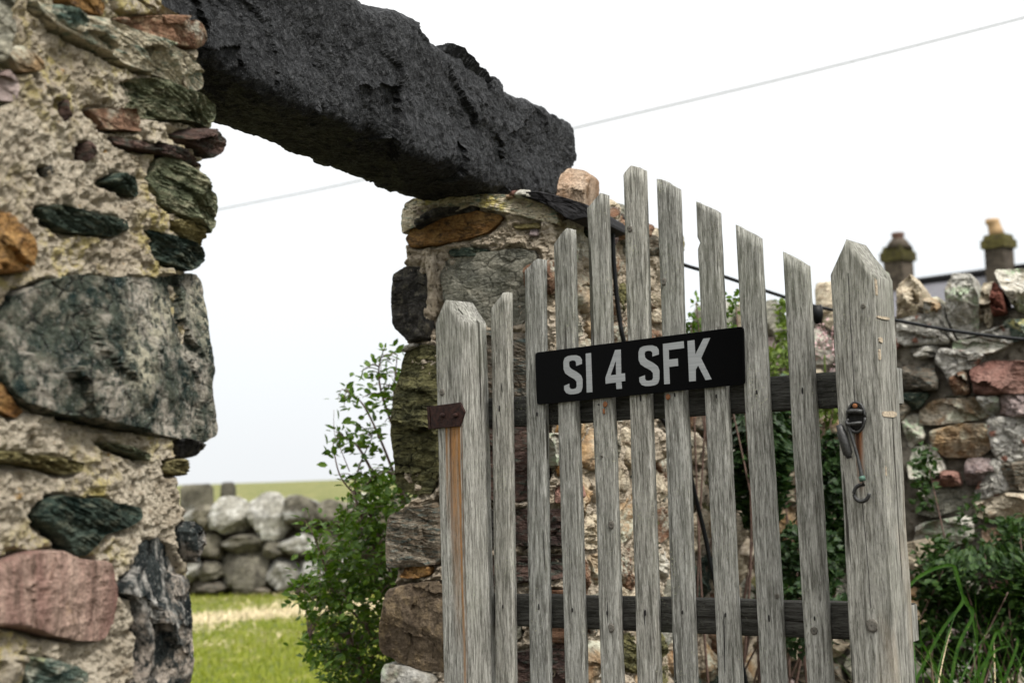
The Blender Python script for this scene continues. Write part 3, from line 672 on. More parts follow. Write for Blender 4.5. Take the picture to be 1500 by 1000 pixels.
# ------------------------------------------------------------------ lintel
def lintel():
    top = [LINT.at(x, y) for x, y in ((560, 2), (600, 18), (640, 42), (680, 67), (720, 94), (745, 116), (770, 136), (800, 144), (816, 160), (829, 185), (836, 215))]
    bot = [LINT.at(x, y) for x, y in ((310, 88), (350, 112), (400, 140), (450, 162), (500, 180), (540, 196), (600, 222), (660, 250), (700, 268), (745, 284), (780, 286), (815, 287), (826, 265), (834, 235), (838, 200))]
    top = np.array(top); bot = np.array(bot)
    for q_ in (top, bot): q_[:, 0] += np.clip((q_[:, 0]-LINT.at(760, 200)[0])/.30, 0, 1)*.115
    s0 = -1.75; s1 = top[-1, 0]
    zt_ = lambda s: np.where(s < top[0, 0], top[0, 1], np.interp(s, top[:, 0], top[:, 1]))
    zb_ = lambda s: np.where(s < bot[0, 0], bot[0, 1], np.interp(s, bot[:, 0], bot[:, 1]))
    ns = 520; ss = np.r_[np.linspace(s0, s1-.06, ns-60), s1-.06+.06*np.sin(np.linspace(0.02, 1, 60)*math.pi/2)]
    # cross-section loop in (depth, height) unit square with rounded corners
    th = np.linspace(0, 2*math.pi, 1200, endpoint=False); c_, s_ = np.cos(th), np.sin(th); p = 5.5
    a = np.sign(c_)*np.abs(c_)**(2/p); b = np.sign(s_)*np.abs(s_)**(2/p)
    zc = (zt_(ss)+zb_(ss))/2; zh = (zt_(ss)-zb_(ss))/2
    endt = np.clip((s1-ss)/.10, 0, 1)**.5
    zh = np.maximum(zh, .008)
    dpt = .125*(.35+.65*endt)
    V = []; b = np.where(b < 0, np.sign(b)*np.abs(b)**.55, b)
    ab = resample(np.stack([a, b*1.1], 1), 300); a, b = ab[:, 0], ab[:, 1]/1.1; th = np.arange(300)
    S = np.repeat(ss, len(th)); A = np.tile(a, len(ss)); Bq = np.tile(b, len(ss))
    H = -.125+np.repeat(dpt, len(th))*A; Zz = np.repeat(zc, len(th))+np.repeat(zh, len(th))*Bq
    V = LINT.w(S, Zz, H)
    q = V.copy()
    amp = .016*np.clip(np.repeat(zh, len(th))/.05, .15, 1)
    dirn = LINT.n*A[:, None]+np.array([0, 0, 1.0])*Bq[:, None]; dirn /= np.linalg.norm(dirn, axis=1)[:, None]
    facet = fbm(q, 5, 3, 5, .5, True)*.6+fbm(q*[1, 1, .7], 15, 4, 9, .5, True)*.35+fbm(q, 60, 4, 13, .7)*.30+fbm(q, 32, 3, 19, .6, True)*.12
    r_ = np.random.default_rng(12); nf = 170; fs = r_.uniform(-1.8, s1+.05, nf); fp = LINT.w(fs, r_.uniform(1.88, 2.26, nf), r_.uniform(-.28, .03, nf)); of = r_.uniform(-1, .3, nf); tl = r_.normal(size=(nf, 3))*7
    qd = q+.022*np.stack([fbm(q, 14, 4, a_, .6) for a_ in (61, 62, 63)], 1)
    for a_ in range(0, len(q), 20000):
        dd = qd[a_:a_+20000, None]-fp[None]; ne = np.argmin((dd**2).sum(2)-.0006*of[None], 1); d1 = dd[np.arange(len(ne)), ne]
        wf = np.clip(A[a_:a_+20000]*1.2, .3, 1); facet[a_:a_+20000] += wf*(.50*of[ne]+np.clip((tl[ne]*d1).sum(1), -.8, .8)*.85)
    V = V+dirn*(amp*(facet-.35))[:, None]
    Fc = grid_faces(len(th), len(ss), True).tolist(); n = len(th); L_ = (len(ss)-1)*n
    Fc += [list(range(n))[::-1], [L_+i for i in range(n)]]
    o = fix_normals(mk('lintel_stone', V, Fc, M_basalt, smooth=False)); return o
tag(lintel(), 'long rough black stone lintel spanning the opening between the two stone pillars', 'lintel')

# ------------------------------------------------------------------ gate
GP = Plane(.0505, 3.03, .808, -.589)                 # front face of the pickets
if np.dot(EYE*[1, 1, 0]-GP.o, GP.n) < 0: GP.n = -GP.n
GA = math.atan2(GP.s[1], GP.s[0])
gate = empty('wooden_gate', tuple(GP.w(.35, .05, 0)), 'weathered grey picket gate with arched top, standing open in front of the wall', 'gate')
def timber(pl, L0, L1, wdt, thick, tops, zbot, mat, parent, name, nseg=50, wob=.0012, seed=0, cols=6, bev=.003, R0=None, notch=None, label=None):
    """upright timber: left edge through photo points L0 (upper) and L1 (lower); tops = [(u, px, py)] height profile"""
    a, b = pl.at(*L0), pl.at(*L1); sl_ = (b[0]-a[0])/(b[1]-a[1])
    uu = [x[0] for x in tops]; zz = [pl.at(x[1], x[2])[1] for x in tops]
    us = np.r_[0, .5*bev/wdt*1.0, np.linspace(bev/wdt, 1-bev/wdt, cols), 1-.5*bev/wdt, 1]
    hs = np.r_[-bev, -.3*bev, np.zeros(cols), -.3*bev, -bev]
    nu = len(us); zt_ = np.interp(us, uu, zz)
    loop_u = np.r_[us, us[::-1]]; loop_h = np.r_[hs, (-thick-hs)[::-1]]; loop_z = np.r_[zt_, zt_[::-1]]
    K = len(loop_u); vs = np.linspace(0, 1, nseg)
    Zz = zbot+(loop_z-zbot)[None]*vs[:, None]; sb = a[0]+(Zz-a[1])*sl_
    S = sb+loop_u[None]*wdt; Hh = np.repeat(loop_h[None], nseg, 0)
    P3 = np.stack([S.ravel()*0+seed*3.1, Zz.ravel(), Hh.ravel()*4], 1)
    S = S.ravel()+wob*fbm(P3+[0, 0, 0], 5, 3, seed)+.35*wob*fbm(np.stack([np.tile(loop_u*3, nseg), Zz.ravel()*8, Hh.ravel()*60], 1), 2.5, 3, seed+5)
    Hh = Hh.ravel()+.8*wob*fbm(np.stack([np.tile(loop_u, nseg)*3, Zz.ravel()*3, P3[:, 0]], 1), 2, 3, seed+9)
    Zr = Zz.ravel().copy(); Zr[-K:] += wob*1.3*fbm(np.stack([loop_u*6, loop_h*60, loop_u*0+seed], 1), 1.3, 3, seed+2)
    if notch:
        nz, nr_ = notch; d = np.abs(Zr-nz); m = (np.tile(loop_u, nseg) < .08) & (d < nr_); S = S+np.where(m, np.sqrt(np.maximum(nr_**2-d**2, 0)), 0)
    V = pl.w(S, Zr, Hh)
    Fc = grid_faces(K, nseg, True).tolist(); L_ = (nseg-1)*K
    for i in range(nu-1):
        Fc.append([L_+i, L_+i+1, L_+K-2-i, L_+K-1-i]); Fc.append([K-1-i, K-2-i, i+1, i])
    o = mk(name, V, Fc, mat, parent, ang=GA, label=label, origin=pl.w(a[0]+(zbot-a[1])*sl_+wdt/2, zbot, -thick/2))
    fix_normals(o)
    md = o.data; 
    return o, a, sl_
pk = [
 ((718, 460), (725, 1000), [(0, 718, 454), (.75, 740, 428), (1, 746, 428)]),
 ((768, 440), (775, 1000), [(0, 768, 398), (.72, 790, 378), (1, 797, 379)]),
 ((812, 440), (827, 1000), [(0, 812, 358), (.72, 834, 333), (1, 842, 335)]),
 ((860, 340), (880, 1000), [(0, 860, 307), (.78, 886, 281), (1, 892, 284)]),
 ((913, 300), (933, 1000), [(0, 913, 256), (.42, 926, 241), (1, 945, 248)]),
 ((962, 300), (987, 1000), [(0, 962, 262), (.2, 968, 262), (1, 993, 276)]),
 ((1020, 330), (1051, 1000), [(0, 1020, 294), (1, 1052, 310)]),
 ((1078, 360), (1114, 1000), [(0, 1078, 329), (1, 1113, 348)]),
 ((1147, 400), (1181, 1000), [(0, 1147, 368), (1, 1183, 388)]),
]
pickets = []
for k_, (l0, l1, tp) in enumerate(pk):
    nz = (GP.at(1023, 357)[1], .006) if k_ == 6 else None
    o, a, s_ = timber(GP, l0, l1, .0475+.0012*(k_ == 4 or k_ > 6), .021, tp, .10, M_wood, gate, 'picket', seed=k_+1, nseg=140 if nz else 70, notch=nz, wob=.0018)
    pickets.append((o, a, s_))
# rails behind the pickets
RP = GP.moved(-.0225)
def rail(tl, bl, tr, br, thick, seed, ext=.0):
    a, b, c, d = [RP.at(*q) for q in (tl, bl, tr, br)]
    n = 90; uu = np.linspace(0, 1, n); bev = .003
    top = a[1]+(c[1]-a[1])*uu; bot = b[1]+(d[1]-b[1])*uu; S = a[0]+(c[0]-a[0])*uu
    lp = []
    for (fz, fh) in ((0, -bev), (.04, 0), (.35, 0), (.65, 0), (.96, 0), (1, -bev), (1, -thick+bev), (.96, -thick), (.04, -thick), (0, -thick+bev)):
        z = bot+(top-bot)*fz+.0018*fbm(np.stack([uu*9, uu*0+fz*4+seed, uu*0+fh*40], 1), 1.4, 3, seed); h = fh+.001*fbm(np.stack([uu*14, uu*0+fz*9, uu*0+seed], 1), 1.6, 3, seed+1)
        lp.append(RP.w(S, z, h))
    K = len(lp); V = np.stack(lp, 1).reshape(-1, 3); Fc = grid_faces(K, n, True).tolist()+[list(range(K))[::-1], [(n-1)*K+i for i in range(K)]]
    o = mk('rail', V, Fc, M_rail, gate, ang=GA); return fix_normals(o)
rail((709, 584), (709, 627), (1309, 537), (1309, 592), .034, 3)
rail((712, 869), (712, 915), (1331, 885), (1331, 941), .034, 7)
# latch stile
LP = GP.moved(-.0225+.093)
M_stile = wood('latch_stile_wood', 1.02, streaks=[(-.004, .010, 0, 0, (.20, .07, .02), .9)], warm=.35, flecks=.5)
stl, sa, ssl = timber(LP, (1218, 440), (1247, 1000), .083, .0915, [(0, 1216, 404), (.18, 1222, 383), (.42, 1242, 350), (.56, 1255, 364), (1, 1284, 406)], .06, M_stile, gate, 'latch_stile', nseg=110, seed=31, cols=18, wob=.002)
# fill in rust streak numbers in the stile's own coordinates
def local_of(o, p):
    bpy.context.view_layer.update(); return o.matrix_world.inverted() @ Vector(p)
def set_streaks(mat, lst):
    pass
# hinge-side post
HP = GP.moved(-.0225+.090)
hpost = empty('gate_post', tuple(HP.w(HP.at(660, 990)[0], 0, -.04)), 'square grey wooden gate post strapped to the wall end, rust streaks below its iron bracket', 'post')
hs_, hz_ = HP.at(637, 630); hb = HP.at(650, 1000)
tmpO = None
def streak_mat(name, pl, post_args, px_list, **k):
    """run-off streaks given where they run on the timber's front face"""
    L0, L1, wdt = post_args; a, b = pl.at(*L0), pl.at(*L1); sl_ = (b[0]-a[0])/(b[1]-a[1]); zb = k.pop('zbot')
    orgs = a[0]+(zb-a[1])*sl_+wdt/2; out = []
    for (px, py0, py1, w_, col, st) in px_list:
        s0_, z0_ = pl.at(px, py0); s1_, z1_ = pl.at(px, py1)
        out.append((s0_-orgs, w_, z0_-zb, z1_-zb, col, st))
    return wood(name, streaks=out, **k)
OR, OB = (.27, .125, .035), (.10, .045, .018)
M_hpost = streak_mat('hinge_post_wood', HP, ((637, 470), (650, 1000), .078), [(666, 622, 960, .019, OR, 1.5), (661, 622, 860, .004, OB, 1.6), (673, 622, 1300, .0045, OR, 2.0), (655, 622, 780, .005, OR, 1.5), (677, 622, 1250, .002, OB, 1.6)], zbot=.02, tone=1.15, flecks=.6)
timber(HP, (637, 470), (650, 1000), .074, .092, [(0, 635, 479), (.12, 638, 466), (.45, 652, 437), (1, 672, 472)], .02, M_hpost, hpost, 'post', nseg=90, seed=41, cols=16, wob=.002)
M_stile2 = streak_mat('latch_stile_wood_stained', LP, ((1218, 440), (1247, 1000), .083), [(1259, 625, 730, .009, (.20, .07, .02), 2.2), (1257, 625, 712, .0045, (.03, .015, .01), 2.2)], zbot=.06, tone=1.02, warm=.35, flecks=.5)
stl.data.materials[0] = M_stile2; bpy.data.materials.remove(M_stile)

# iron bracket on the gate post
def pxpoly(pl, pts, h=0): return np.array([pl.at(x, y, h) for x, y in pts])
br = MB(); br.add(*poly_prism(HP, pxpoly(HP, [(632, 595), (676, 589), (683, 603), (676, 624), (634, 628)]), .001, .006, .0012))
s0_, z0_ = HP.at(632, 595); s1_, z1_ = HP.at(634, 628)
Vb = []
for s_, z_ in ((s0_, z0_), (s1_, z1_)):
    for dh in (.005, -.13):
        for ds in (-.002, -.009): Vb.append(HP.w(s_+ds, z_, dh))
br.add(Vb, [(0, 1, 3, 2), (4, 6, 7, 5), (0, 4, 5, 1), (2, 3, 7, 6), (0, 2, 6, 4), (1, 5, 7, 3)])
bo = fix_normals(br.mk('bracket', M_rustm, hpost, smooth=False))
def dome(pl, px, py, r, h, mat, parent, name, base=.0, k=12):
    s_, z_ = pl.at(px, py, base); th = np.linspace(0, 2*math.pi, k, endpoint=False); V = []
    for rr, hh in ((1, 0), (1, .45), (.8, .8), (.4, 1)): V.append(pl.w(s_+r*rr*np.cos(th), z_+r*rr*np.sin(th), base+h*hh))
    Fc = grid_faces(k, 4, True).tolist()+[[3*k+i for i in range(k)], list(range(k))[::-1]]
    return fix_normals(mk(name, np.vstack(V), Fc, mat, parent))
for x in (649, 668): dome(HP, x, 608, .0052, .007, M_rustm, bo, 'bolt', .006)
# knots: turned rings with a dark heart, set a hair proud of the wood
t = NT('wood_knot'); O = t.n('ShaderNodeTexCoord').outputs['Object']; sp = t.n('ShaderNodeSeparateXYZ'); t.l(O, sp.inputs[0])
d = t.math('SQRT', t.math('ADD', t.math('POWER', sp.outputs[0], 2), t.math('POWER', sp.outputs[2], 2)))
d = t.math('ADD', d, t.math('MULTIPLY', t.noise(t.objco(), 120, 3), .003)); ring = t.math('SINE', t.math('MULTIPLY', d, 3600))
c = t.mix(t.rng(ring, -1, 1), (.10, .09, .075), (.22, .205, .175)); c = t.mix(t.rng(d, .0015, .0045, .85, 0), c, (.03, .025, .02)); c = t.mix(t.rng(t.noise(t.objco(), 300, 3), .5, .7, 0, .5), c, (.05, .045, .038))
M_knot = t.done(c, .9, t.bump(ring, .0006, 1), .2)
def disc(pl, px, py, rx, rz, mat, parent, name, h=.0006, k=18, seed=0, dome_=.0):
    s_, z_ = pl.at(px, py, h); th = np.linspace(0, 2*math.pi, k, endpoint=False)
    w_ = 1+.18*fbm(np.stack([np.cos(th), np.sin(th), th*0+seed], 1), 1.5, 2, seed)
    V = np.vstack([pl.w(s_+rx*w_*np.cos(th), z_+rz*w_*np.sin(th), h-.0035), pl.w(s_+rx*w_*np.cos(th), z_+rz*w_*np.sin(th), h), pl.w(s_+.6*rx*w_*np.cos(th), z_+.6*rz*w_*np.sin(th), h+dome_)])
    Fc = grid_faces(k, 3, True).tolist()+[[2*k+i for i in range(k)]]
    return fix_normals(mk(name, V, Fc, mat, parent, ang=GA))
for i, (x, y, rx, rz, j) in enumerate([(922, 335, .006, .0065, 4), (972, 412, .005, .008, 5), (895, 768, .0065, .009, 3), (895, 919, .007, .009, 3), (881, 668, .003, .003, 3), (1192, 923, .0065, .0075, 8), (1138, 880 - 8, .004, .005, 7)]):
    disc(GP, x, y, rx, rz, M_knot, pickets[j][0], 'knot', .0022, seed=i)
disc(LP, 1264, 448, .004, .004, M_knot, stl, 'knot', .0022, seed=21); disc(LP, 1277, 916, .010, .012, M_knot, stl, 'knot', .0022, seed=22)
disc(HP, 647, 574, .006, .008, M_knot, hpost, 'knot', .0022, seed=23)
SIDE = Plane(*(LP.w(sa[0]+.0835, 1, 0))[:2], -LP.n[0], -LP.n[1])
if np.dot(EYE*[1, 1, 0]-SIDE.o, SIDE.n) < 0: SIDE.n = -SIDE.n
kd = SIDE.moved(.012)
# nail holes
nails = [(0, 731, 598), (1, 786, 606), (0, 736, 888), (1, 789, 888), (2, 838, 893), (3, 889, 897), (4, 945, 897), (5, 999, 896), (6, 1062, 900), (7, 1126, 905), (8, 1193, 905), (7, 1108, 574), (8, 1175, 572), (6, 1049, 580), (5, 988, 578), (4, 938, 583)]
for i, (j, x, y) in enumerate(nails):
    disc(GP, x, y, .0014, .0042 if i % 3 else .0065, M_hole, pickets[j][0], 'nail_hole', .0021, k=10, seed=i)
for i, (j, x, y) in enumerate([(3, 886, 592), (5, 978, 581)]):
    q = disc(GP, x, y, .0045, .006, M_orust, pickets[j][0], 'rusty_washer', .003, k=14, seed=i+60); disc(GP, x, y, .0018, .002, M_hole, q, 'screw_head', .0048, k=8)
disc(GP, 884, 602, .0022, .006, M_orust, pickets[3][0], 'rust_flake', .0028, k=8, seed=77)
# shallow long splits in some pickets
for i, (j, x, y0, y1) in enumerate([(1, 797, 775, 835), (0, 728, 606, 640), (3, 890, 880, 912), (4, 944, 890, 915), (6, 1061, 895, 990), (0, 735, 560, 575)]):
    a = GP.at(x, y0); b = GP.at(x+1.5, y1); zz = np.linspace(a[1], b[1], 14); w_ = .0011*np.sin(np.linspace(0, 1, 14)*math.pi)**.6+.0001; cx_ = np.linspace(a[0], b[0], 14)+.0008*fbm(np.stack([zz*30, zz*0+i, zz*0], 1), 1, 2, i)
    V = np.vstack([GP.w(cx_-w_, zz, .0022), GP.w(cx_+w_, zz, .0022)]); mk('split', V, [(k, k+1, 14+k+1, 14+k) for k in range(13)], M_hole, pickets[j][0], ang=GA)
zz = np.r_[np.linspace(LP.at(1243, 400)[1], LP.at(1253, 592)[1], 30)]; cx_ = np.linspace(LP.at(1243, 400)[0], LP.at(1253, 592)[0], 30)+.0012*fbm(np.stack([zz*20, zz*0, zz*0], 1), 1, 3, 4)
mk('split', np.vstack([LP.w(cx_-.0006, zz, .0024), LP.w(cx_+.0007, zz, .0024)]), [(k, k+1, 31+k, 30+k) for k in range(29)], M_hole, stl, ang=GA)
zz = np.r_[np.linspace(LP.at(1264, 735)[1], LP.at(1277, 890)[1], 30)]; cx_ = np.linspace(LP.at(1264, 735)[0], LP.at(1277, 890)[0], 30)+.0014*fbm(np.stack([zz*20, zz*0, zz*0], 1), 1, 3, 6)
mk('split', np.vstack([LP.w(cx_-.0005, zz, .0024), LP.w(cx_+.0007, zz, .0024)]), [(k, k+1, 31+k, 30+k) for k in range(29)], M_hole, stl, ang=GA)

# sawn ends of the two rails, lighter than their faces
for (x_, ya, yb) in ((1309, 537, 592), (1331, 885, 941)):
    a, b = RP.at(x_, ya), RP.at(x_, yb); V = []
    for ds in (.0005, .0035):
        for z_, h_ in ((b[1]+.002, -.003), (a[1]-.002, -.003), (a[1]-.002, -.031), (b[1]+.002, -.031)): V.append(RP.w(a[0]+ds, z_, h_))
    fix_normals(mk('rail_end', V, [(0, 1, 2, 3), (7, 6, 5, 4), (0, 4, 5, 1), (1, 5, 6, 2), (2, 6, 7, 3), (3, 7, 4, 0)], M_endgr, gate, ang=GA, smooth=False))
# fresh pale chips along the latch stile's outer edge
M_chip = simple('fresh_chipped_wood', (.33, .275, .205), .9, 0, (260, .6), .001, .05)
for i, (py, hp, h0, h1) in enumerate([(419, 22, 0, .010), (463, 4, .0, .06), (497, 7, .004, .022), (519, 14, 0, .009), (606, 8, .0, .07), (690, 13, 0, .006)]):
    z_ = LP.at(1290, py)[1]; dz_ = hp*2.6/F/2; th = np.linspace(0, 2*math.pi, 22, endpoint=False); r_ = 1+.35*fbm(np.stack([np.cos(th), np.sin(th), th*0+i], 1), 2, 3, i)
    zz = z_+dz_*np.sign(np.sin(th))*np.abs(np.sin(th))**.6*r_; hh = -(h0+h1)/2+(h1-h0)/2*np.sign(np.cos(th))*np.abs(np.cos(th))**.6*np.minimum(r_, 1)
    hh = np.minimum(hh, -.002)
    sE = sa[0]+(zz-sa[1])*ssl+.083; n_ = len(th)
    V = np.vstack([LP.w(sE-.003, zz, hh), LP.w(sE+.0012, zz, hh)]); fix_normals(mk('chip', V, grid_faces(n_, 2, True).tolist()+[[n_+k for k in range(n_)]], M_chip, stl, ang=GA, smooth=False))

# latch ironwork
lt = MB()
def on(pl, pts, h):
    return np.array([pl.w(*pl.at(x, y, hh), hh) for (x, y), hh in zip(pts, np.broadcast_to(h, (len(pts),)))])
ep = on(LP, [(1254+13*math.cos(a), 611+22*math.sin(a)) for a in np.linspace(0, 2*math.pi, 28)], .004)
lt.add(*tube(ep, .0026, 8))
back = MB(); back.add(*poly_prism(LP, pxpoly(LP, [(1254+12*math.cos(a), 612+20*math.sin(a)) for a in np.linspace(0, 2*math.pi, 24, endpoint=False)]), .001, .0032))
lat = lt.mk('latch_eye', M_iron, gate); back.mk('recess', M_hole, lat)
dome(LP, 1253, 594, .005, .004, M_orust, lat, 'screw_head', .003)
b1 = MB(); b1.add(*tube(on(LP, [(1241, 604), (1247, 602), (1256, 602), (1263, 603)], .009), .0045, 8)); b1.mk('staple', M_iron, lat)
b2 = MB(); b2.add(*tube(spline(on(LP, [(1243, 614), (1240, 618), (1243, 621), (1252, 620), (1262, 619)], [.012, .014, .016, .016, .010]), 20), .0032, 8)); b2.mk('link', M_iron, lat)
cy = MB(); cy.add(*tube(on(LP, [(1229, 622), (1232, 630), (1233, 634), (1242, 664), (1243, 667), (1244, 671)], .012), [.006, .007, .0086, .0086, .0055, .0045], 12)); cy.mk('barrel', M_iron, lat)
hk = MB(); hk.add(*tube(spline(on(LP, [(1240, 620), (1246, 634), (1256, 668), (1261, 690), (1263, 700)], .012), 18), [.0030]*10+[.0036]*4+[.0042]*4, 8))
th = np.linspace(-1.9, 2.7, 26)
hk.add(*tube(np.vstack([on(LP, [(1263, 700), (1265, 710)], .012), on(LP, [(1262-11*math.sin(-a+.4)*1.0*(1), 722-12*math.cos(-a+.4)) for a in np.linspace(.1, -4.3, 22)], .010)]), .0036, 8))
hk.mk('hook', M_iron, lat)
cl_ = MB(); cl_.add(*tube(on(LP, [(1262, 697), (1264, 704)], .012), .0056, 12)); cl_.mk('collar', M_patina, lat)

# ------------------------------------------------------------------ number plate
PP = GP.moved(.0035)
def rounded(pts, r, k=6):
    pts = np.array(pts, float); n = len(pts); out = []
    for i in range(n):
        p, a, b = pts[i], pts[i-1], pts[(i+1) % n]; da = (a-p)/np.linalg.norm(a-p)*r; db = (b-p)/np.linalg.norm(b-p)*r
        for t_ in np.linspace(0, 1, k): out.append((1-t_)**2*(p+da)+2*t_*(1-t_)*p+t_**2*(p+db))
    return np.array(out)
corners = pxpoly(PP, [(784.7, 516.5), (1089.8, 477.8), (1092.3, 562.7), (787.4, 592.8)])
plate_root = empty('number_plate', tuple(PP.w(*corners.mean(0), 0)), 'black rectangular number plate reading SI 4 SFK in silver letters, fixed across the pickets', 'number plate')
pb = fix_normals(mk('plate', *poly_prism(PP, rounded(corners, .008), 0, .0035, .0008), M_plate, plate_root, smooth=False))
ZX = lambda x, y: (750+x/3.947, 460+y/3.947)
S_ = [(404, 287), (403, 262), (392, 245), (370, 237), (345, 238), (322, 242), (305, 252), (297, 275), (298, 318), (308, 342), (330, 358), (362, 376), (373, 390), (374, 418), (368, 429), (350, 433), (337, 431), (331, 422), (331, 402), (301, 414), (302, 438), (314, 456), (335, 463), (360, 462), (384, 457), (400, 447), (407, 425), (407, 376), (398, 353), (375, 334), (342, 316), (331, 304), (329, 284), (333, 272), (346, 267), (362, 268), (370, 277), (371, 299)]
x0, y0 = 297, 237
S2 = [(731+(x-x0)*1.098, 180+(y-y0)*1.045-(x-x0)*.0) for x, y in S_]
I_ = [(426, 228), (456, 224), (464, 450), (432, 453)]
four = [(596, 207), (628, 204), (631, 343), (652, 341), (654, 386), (632, 389), (635, 430), (604, 433), (601, 395), (541, 402), (540, 368)]
hole4 = [(600, 268), (602, 349), (570, 353)]
F_ = [(872, 172), (992, 156), (994, 196), (906, 207), (907, 262), (958, 256), (960, 299), (908, 305), (912, 402), (880, 405)]
K_ = [(1014, 155), (1054, 149), (1059, 234), (1106, 141), (1146, 137), (1093, 256), (1153, 376), (1119, 381), (1076, 296), (1062, 322), (1062, 386), (1024, 389)]
def letter(loops, parent):
    L = [pxpoly(PP, [ZX(*p) for p in lp], .0042) for lp in loops]
    tri = tessellate_polygon([[Vector((p[0], p[1], 0)) for p in lp] for lp in L]); A = np.vstack(L); n = len(A)
    V = np.vstack([PP.w(A[:, 0], A[:, 1], .0034), PP.w(A[:, 0], A[:, 1], .0043)]); Fc = [[n+i for i in t_] for t_ in tri]; k = 0
    for lp in L:
        m = len(lp); Fc += [[k+i, k+(i+1) % m, n+k+(i+1) % m, n+k+i] for i in range(m)]; k += m
    return fix_normals(mk('letter', V, Fc, M_letter, parent, smooth=False))
for lp in ([S_], [I_], [four, hole4], [S2], [F_], [K_]): letter(lp, pb)

# ------------------------------------------------------------------ right-hand rubble wall
RW = Plane(1.04, 5.70, .908, -.418)
if np.dot(EYE*[1, 1, 0]-RW.o, RW.n) < 0: RW.n = -RW.n
rw = empty('rubble_wall', tuple(RW.w(.8, 0, 0)), 'rough rubble wall on the right, topped by upright cope stones, behind the brambles', 'wall')
RWc = RW.moved(-.035)
c0, c1 = RWc.w(-.35, 0, 0)[:2], RWc.w(2.6, 0, 0)[:2]; bk = -RW.n[:2]*.4
core([c0, c1, c1+bk, c0+bk], 0, RW.at(1400, 455)[1], .02, .02, M_mort6, rw, 'mortar', .02, coarse=(2, 3), top_n=.03)
TR = [
 ([(1331, 510), (1375, 506), (1380, 518), (1345, 526)], M_pale), ([(1322, 539), (1365, 533), (1374, 560), (1370, 571), (1322, 571)], M_dullb),
 ([(1390, 555), (1415, 543), (1421, 575), (1400, 583)], M_brown), ([(1424, 540), (1455, 528), (1500, 530), (1535, 540), (1522, 572), (1430, 578)], M_salmon),
 ([(1348, 602), (1370, 585), (1430, 583), (1447, 600), (1440, 612), (1380, 622), (1350, 620)], M_ochre),
 ([(1365, 632), (1400, 622), (1445, 622), (1453, 650), (1430, 668), (1385, 668), (1365, 650)], M_ochre),
 ([(1466, 580), (1500, 575), (1530, 588), (1520, 612), (1468, 608)], M_mauve), ([(1322, 612), (1343, 606), (1355, 640), (1330, 656)], M_pale),
 ([(1330, 682), (1340, 656), (1365, 652), (1385, 685), (1370, 700), (1335, 702)], M_pale), ([(1360, 690), (1400, 690), (1410, 710), (1372, 712)], M_salmon),
 ([(1415, 672), (1450, 672), (1460, 700), (1440, 708), (1415, 710)], M_mauve), ([(1468, 680), (1500, 675), (1540, 680), (1540, 717), (1472, 718)], M_dullb),
 ([(1350, 714), (1410, 718), (1415, 740), (1370, 757), (1342, 750)], M_grey), ([(1430, 735), (1470, 722), (1530, 725), (1530, 762), (1436, 759)], M_cream),
 ([(1345, 768), (1420, 755), (1426, 790), (1390, 800), (1340, 796)], M_pale), ([(1380, 578), (1420, 580), (1395, 584)], M_grey),
 ([(1440, 775), (1500, 772), (1530, 790), (1500, 812), (1445, 808)], M_tan), ([(1336, 812), (1400, 808), (1420, 850), (1380, 862), (1336, 850)], M_cream),
 ([(1430, 582), (1462, 580), (1464, 606), (1448, 608)], M_pale), ([(1322, 576), (1362, 576), (1345, 598), (1322, 602)], M_dgreen),
 ([(1470, 470), (1530, 466), (1535, 495), (1480, 500)], M_teal), ([(1395, 500), (1440, 494), (1475, 505), (1450, 518), (1400, 520)], M_pale),
]
MP = [[(1378, 512), (1440, 520), (1425, 540), (1408, 545), (1392, 560), (1384, 545), (1372, 530)], [(1450, 615), (1530, 612), (1540, 670), (1470, 676), (1455, 655)], [(1452, 675), (1466, 678), (1478, 718), (1440, 730), (1430, 718)], [(1318, 470), (1350, 462), (1372, 478), (1386, 500), (1330, 506), (1316, 500)], [(1355, 440), (1382, 448), (1386, 470), (1398, 498), (1372, 478), (1356, 462)], [(1435, 488), (1475, 476), (1482, 504), (1440, 496)]]
COPE = [
 ([(1316, 420), (1334, 404), (1350, 424), (1345, 452), (1328, 494), (1314, 500)], M_cream), ([(1386, 424), (1396, 403), (1424, 404), (1434, 436), (1430, 488), (1402, 496), (1388, 462)], M_pale),
 ([(1434, 414), (1454, 408), (1452, 482), (1434, 488)], M_cream), ([(1453, 410), (1470, 428), (1475, 458), (1453, 462)], M_red),
 ([(1456, 396), (1500, 393), (1542, 402), (1546, 462), (1490, 455), (1475, 432)], M_pale), ([(1352, 438), (1370, 432), (1380, 450), (1372, 462), (1354, 458)], M_ochre),
]
for k_, (pg, m_) in enumerate(TR): stone(RW, pg, m_, rw, .06, .08, 3, .25, 2.0, seed=1600+k_, edge=.07, grow=1.09, frac=.6, k=9)
for k_, pg in enumerate(MP): stone(RW, pg, M_mort4, rw, .035, .06, 0, .5, 2.2, grow=1.15, name='mortar_patch', seed=1700+k_, edge=.08)
for k_, (pg, m_) in enumerate(COPE): stone(RW, pg, m_, rw, .10, .25, 4, .25, 2.0, frac=.7, grow=1.06, k=9, name='cope_stone', seed=1750+k_, edge=.06)
smin = RW.at(1318, 600)[0]; smax = RW.at(1540, 600)[0]; zlow = RW.at(1430, 800)[1]
RUB2 = [M_pale, M_ochre, M_dullb, M_cream, M_mauve, M_grey, M_salmon]
